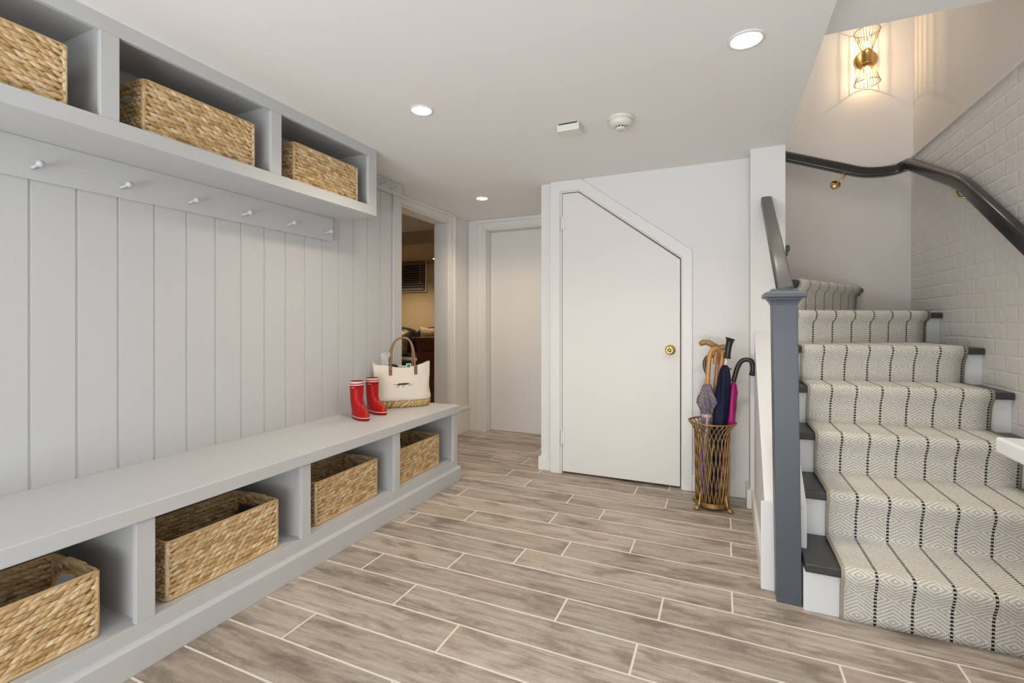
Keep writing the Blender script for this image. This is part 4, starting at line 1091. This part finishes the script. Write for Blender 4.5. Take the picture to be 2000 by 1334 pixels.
sm = rn.modifiers.new('Solidify', 'SOLIDIFY'); sm.thickness = 0.010; sm.offset = -1 
tag(rn, 'cream woven stair runner with dotted stripes and diamond pattern down the stairs', 'carpet')

# newel post
nw = thing('newel_post', 'slate blue square newel post at the foot of the stairs', 'newel post', (0.249, 2.25, 0))
def sq(h, z, dx): return [(dx-h, -h, z), (dx+h, -h, z), (dx+h, h, z), (dx-h, h, z)]
lean = -0.016
o = MB(); o.rings([sq(0.045, 0, 0.0), sq(0.0455, 1.215, lean)]); o.build('post', M['newel'], nw, bevel=0.003, world=False)
o = MB(); o.rings([sq(0.0475, 1.210, lean), sq(0.049, 1.216, lean), sq(0.0525, 1.224, lean), sq(0.059, 1.231, lean), sq(0.061, 1.2335, lean), sq(0.061, 1.2375, lean), sq(0.0715, 1.2385, lean), sq(0.0755, 1.243, lean), sq(0.0765, 1.250, lean), sq(0.0745, 1.257, lean), sq(0.068, 1.2625, lean), sq(0.049, 1.266, lean), sq(0.047, 1.274, lean), sq(0.045, 1.276, lean)]); o.build('cap', M['newel'], nw, bevel=0.0012, world=False)
# short handrail from newel to the column
def loafp(hw, hh_, n=28, p=3.2):
    out = []
    for k in range(n):
        aa = 2*PI*(k+0.5)/n; x, y = sup(aa, hw, hh_, p)
        if y < -hh_*0.86: y = -hh_*0.92
        out.append((x, y))
    return out
o = MB(); o.sweep([(0.236, 2.212, 1.262), (0.246, 3.249, 1.872)], loafp(0.029, 0.028, 36, 6.0))
hr = o.build('stair_handrail', M['railgrey'], smooth=True); tag(hr, 'short grey handrail rising from the newel post to the column', 'handrail')
# wall handrail
wr = thing('wall_handrail', 'dark handrail bending round the stairwell corner onto the brick wall', 'handrail', (1.2, 3.5, 1.3))
pth = [(-0.2, 4.388, 2.745), (0.472, 4.388, 2.472), (0.834, 4.388, 2.334)] + bez((0.90, 4.388, 2.308), (0.97, 4.388, 2.280), (1.01, 4.388, 2.270), (1.10, 4.388, 2.268), 6) + bez((1.14, 4.388, 2.270), (1.20, 4.388, 2.274), (1.238, 4.375, 2.292), (1.238, 4.30, 2.284), 8) + bez((1.238, 3.60, 1.982), (1.238, 3.50, 1.940), (1.238, 3.44, 1.905), (1.238, 3.36, 1.848), 6) + [(1.238, 2.1, 0.965)]
loaf2 = loafp(0.027, 0.0385, 36, 3.8)
o = MB(); o.sweep(pth, loaf2); o.build('rail', M['rail'], wr, smooth=True)
def bracket(base, railp, nrmv):
    o = MB(); b0 = Vector(base); n_ = Vector(nrmv)
    ax = 'y' if abs(n_.y) > 0.5 else 'x'; sgn = n_.y if ax == 'y' else n_.x
    o.lathe([(0, 0), (0.034, 0), (0.036, sgn*0.004), (0.032, sgn*0.009), (0.022, sgn*0.011), (0.012, sgn*0.018), (0.0, sgn*0.019)], base, ax, 24)
    o.tube(bez(tuple(b0+n_*0.012), tuple(b0+n_*0.06), tuple(Vector(railp)+Vector((0, 0, -0.05))), railp, 8), 0.0065, 8)
    o.box(railp[0]-0.022, railp[1]-0.022, railp[2]-0.003, railp[0]+0.022, railp[1]+0.022, railp[2])
    o.build('bracket', M['brass'], wr, smooth=True)
bracket((0.815, YB, 2.218), (0.868, 4.388, 2.288), (0, -1, 0))
bracket((XB, 3.50, 1.845), (1.238, 3.54, 1.918), (-1, 0, 0))

# sconce
sz = 3.135; scx = 1.0; scy = 4.352
sco = thing('wall_sconce', 'brass double cage wall sconce lit on the stairwell wall', 'wall light', (scx+0.012, YB, sz))
o = MB(); o.lathe([(0, 0), (0.074, 0), (0.076, -0.006), (0.070, -0.018), (0.06, -0.024), (0, -0.026)], (scx+0.012, YB, sz+0.02), 'y', 36); o.build('backplate', M['goldwire'], sco, smooth=True)
o = MB(); o.lathe([(0.0, -0.042), (0.034, -0.042), (0.037, -0.036), (0.037, 0.036), (0.034, 0.042), (0, 0.042)], (scx, scy, sz), 'z', 30); o.tube([(scx+0.01, YB-0.02, sz+0.015), (scx, scy, sz+0.005)], 0.02, 12); o.build('socket_cup', M['goldwire'], sco, smooth=True)
for s in (1, -1):
    o = MB(); nwire = 24
    z0, z1 = sz+s*0.045, sz+s*0.195; r0, r1 = 0.030, 0.083
    for k in range(nwire):
        a = 2*PI*k/nwire
        o.tube([(scx+r0*math.cos(a), scy+r0*math.sin(a), z0), (scx+r1*math.cos(a), scy+r1*math.sin(a), z1)], 0.0016, 5)
    o.tube([(scx+r1*math.cos(2*PI*k/40), scy+r1*math.sin(2*PI*k/40), z1) for k in range(40)], 0.0026, 6, cyc=True)
    o.tube([(scx+r0*math.cos(2*PI*k/30), scy+r0*math.sin(2*PI*k/30), z0) for k in range(30)], 0.003, 6, cyc=True)
    o.build('wire_cage', M['goldwire'], sco, smooth=True)
    o = MB(); o.sphere((scx, scy, sz+s*0.088), 0.017, 14, 10, (1, 1, 1.35)); o.build('bulb', M['bulb'], sco, smooth=True)
    o = MB(); o.lathe([(0, 0), (0.014, 0), (0.013, s*0.028), (0, s*0.028)], (scx, scy, sz+s*0.042), 'z', 14); o.build('socket', M['goldwire'], sco, smooth=True)

# marble counter at the right edge
mc = thing('marble_counter', 'white marble counter corner on a white cabinet against the brick wall', 'counter', (0.95, 1.0, 0))
o = MB(); o.box(0.590, -0.6, 0.832, XB-0.001, 1.487, 0.87); o.build('countertop', M['marble'], mc, bevel=0.006, seg=3)
o = MB(); o.box(0.68, -0.58, 0.09, XB-0.002, 1.40, 0.832); o.box(0.74, -0.58, 0.0, XB-0.002, 1.38, 0.09); o.build('cabinet', M['trim'], mc, bevel=0.002)
for i in range(3):
    y0 = -0.56+i*0.65
    o = MB(); o.box(0.66, y0, 0.12, 0.682, y0+0.63, 0.80); dw = o.build('cabinet_door', M['trim'], mc, bevel=0.003)
    h = MB(); h.tube([(0.64, y0+0.57, 0.60), (0.64, y0+0.57, 0.72)], 0.005, 8); h.tube([(0.66, y0+0.57, 0.615), (0.64, y0+0.57, 0.615)], 0.004, 6); h.tube([(0.66, y0+0.57, 0.705), (0.64, y0+0.57, 0.705)], 0.004, 6); h.build('handle', M['brass'], dw, smooth=True)

# ------------------------------------------------------------------ lights
def area(name, loc, rot, sx, sy, e, col):
    l = bpy.data.lights.new(name, 'AREA'); l.shape = 'RECTANGLE'; l.size = sx; l.size_y = sy; l.energy = e; l.color = col
    o = bpy.data.objects.new(name, l); COL.objects.link(o); o.location = loc; o.rotation_euler = rot; return o
def point(name, loc, e, col, r=0.03, spot=None):
    l = bpy.data.lights.new(name, 'SPOT' if spot else 'POINT'); l.energy = e; l.color = col; l.shadow_soft_size = r
    if spot: l.spot_size = spot; l.spot_blend = 0.8
    o = bpy.data.objects.new(name, l); COL.objects.link(o); o.location = loc; return o
area('daylight_entry', (-0.55, YR-0.16, 1.05), (PI/2, 0, 0), 3.0, 2.0, 32, (0.93, 0.98, 1.0))
area('ceiling_fill', (-0.55, YR-0.75, 0.05), (PI/2+math.radians(38), 0, 0), 3.2, 1.3, 115, (0.95, 0.975, 1.0))  # unseen fill light added outside the doors, aimed up to brighten the ceiling
for n_, (x, y, e) in enumerate(((0.083, 1.983, 30), (-1.373, 1.987, 36), (-1.877, 3.61, 30))):
    point('downlight_lamp', (x, y, ZC-0.02), e, (1.0, 0.86, 0.68) if n_ < 2 else (1.0, 0.76, 0.53), 0.05, 2.6)
point('sconce_lamp', (scx, scy, sz+0.130), 1.4, (1.0, 0.72, 0.42), 0.004)
point('sconce_lamp', (scx, scy, sz-0.130), 1.4, (1.0, 0.72, 0.42), 0.004)
area('stairwell_fill', (0.7, 3.4, 4.70), (0, 0, 0), 0.9, 0.9, 20, (1.0, 0.93, 0.86))  # unseen soft fill added above the stairwell, no fixture modelled
point('den_lamp', (-4.9, 6.0, 2.15), 75, (1.0, 0.76, 0.48), 0.06, 2.6)
w = bpy.data.worlds.new('world'); S.world = w; w.use_nodes = True
w.node_tree.nodes['Background'].inputs[0].default_value = (0.90, 0.95, 1.0, 1); w.node_tree.nodes['Background'].inputs[1].default_value = 1.0

S.view_settings.view_transform = 'Standard'; S.view_settings.look = 'None'; S.view_settings.gamma = 1.0; S.view_settings.use_curve_mapping = False
S.view_settings.exposure = 0.14
S.cycles.use_denoising = True
S.cycles.max_bounces = 10; S.cycles.diffuse_bounces = 4; S.cycles.glossy_bounces = 4
S.cycles.sample_clamp_indirect = 6.0
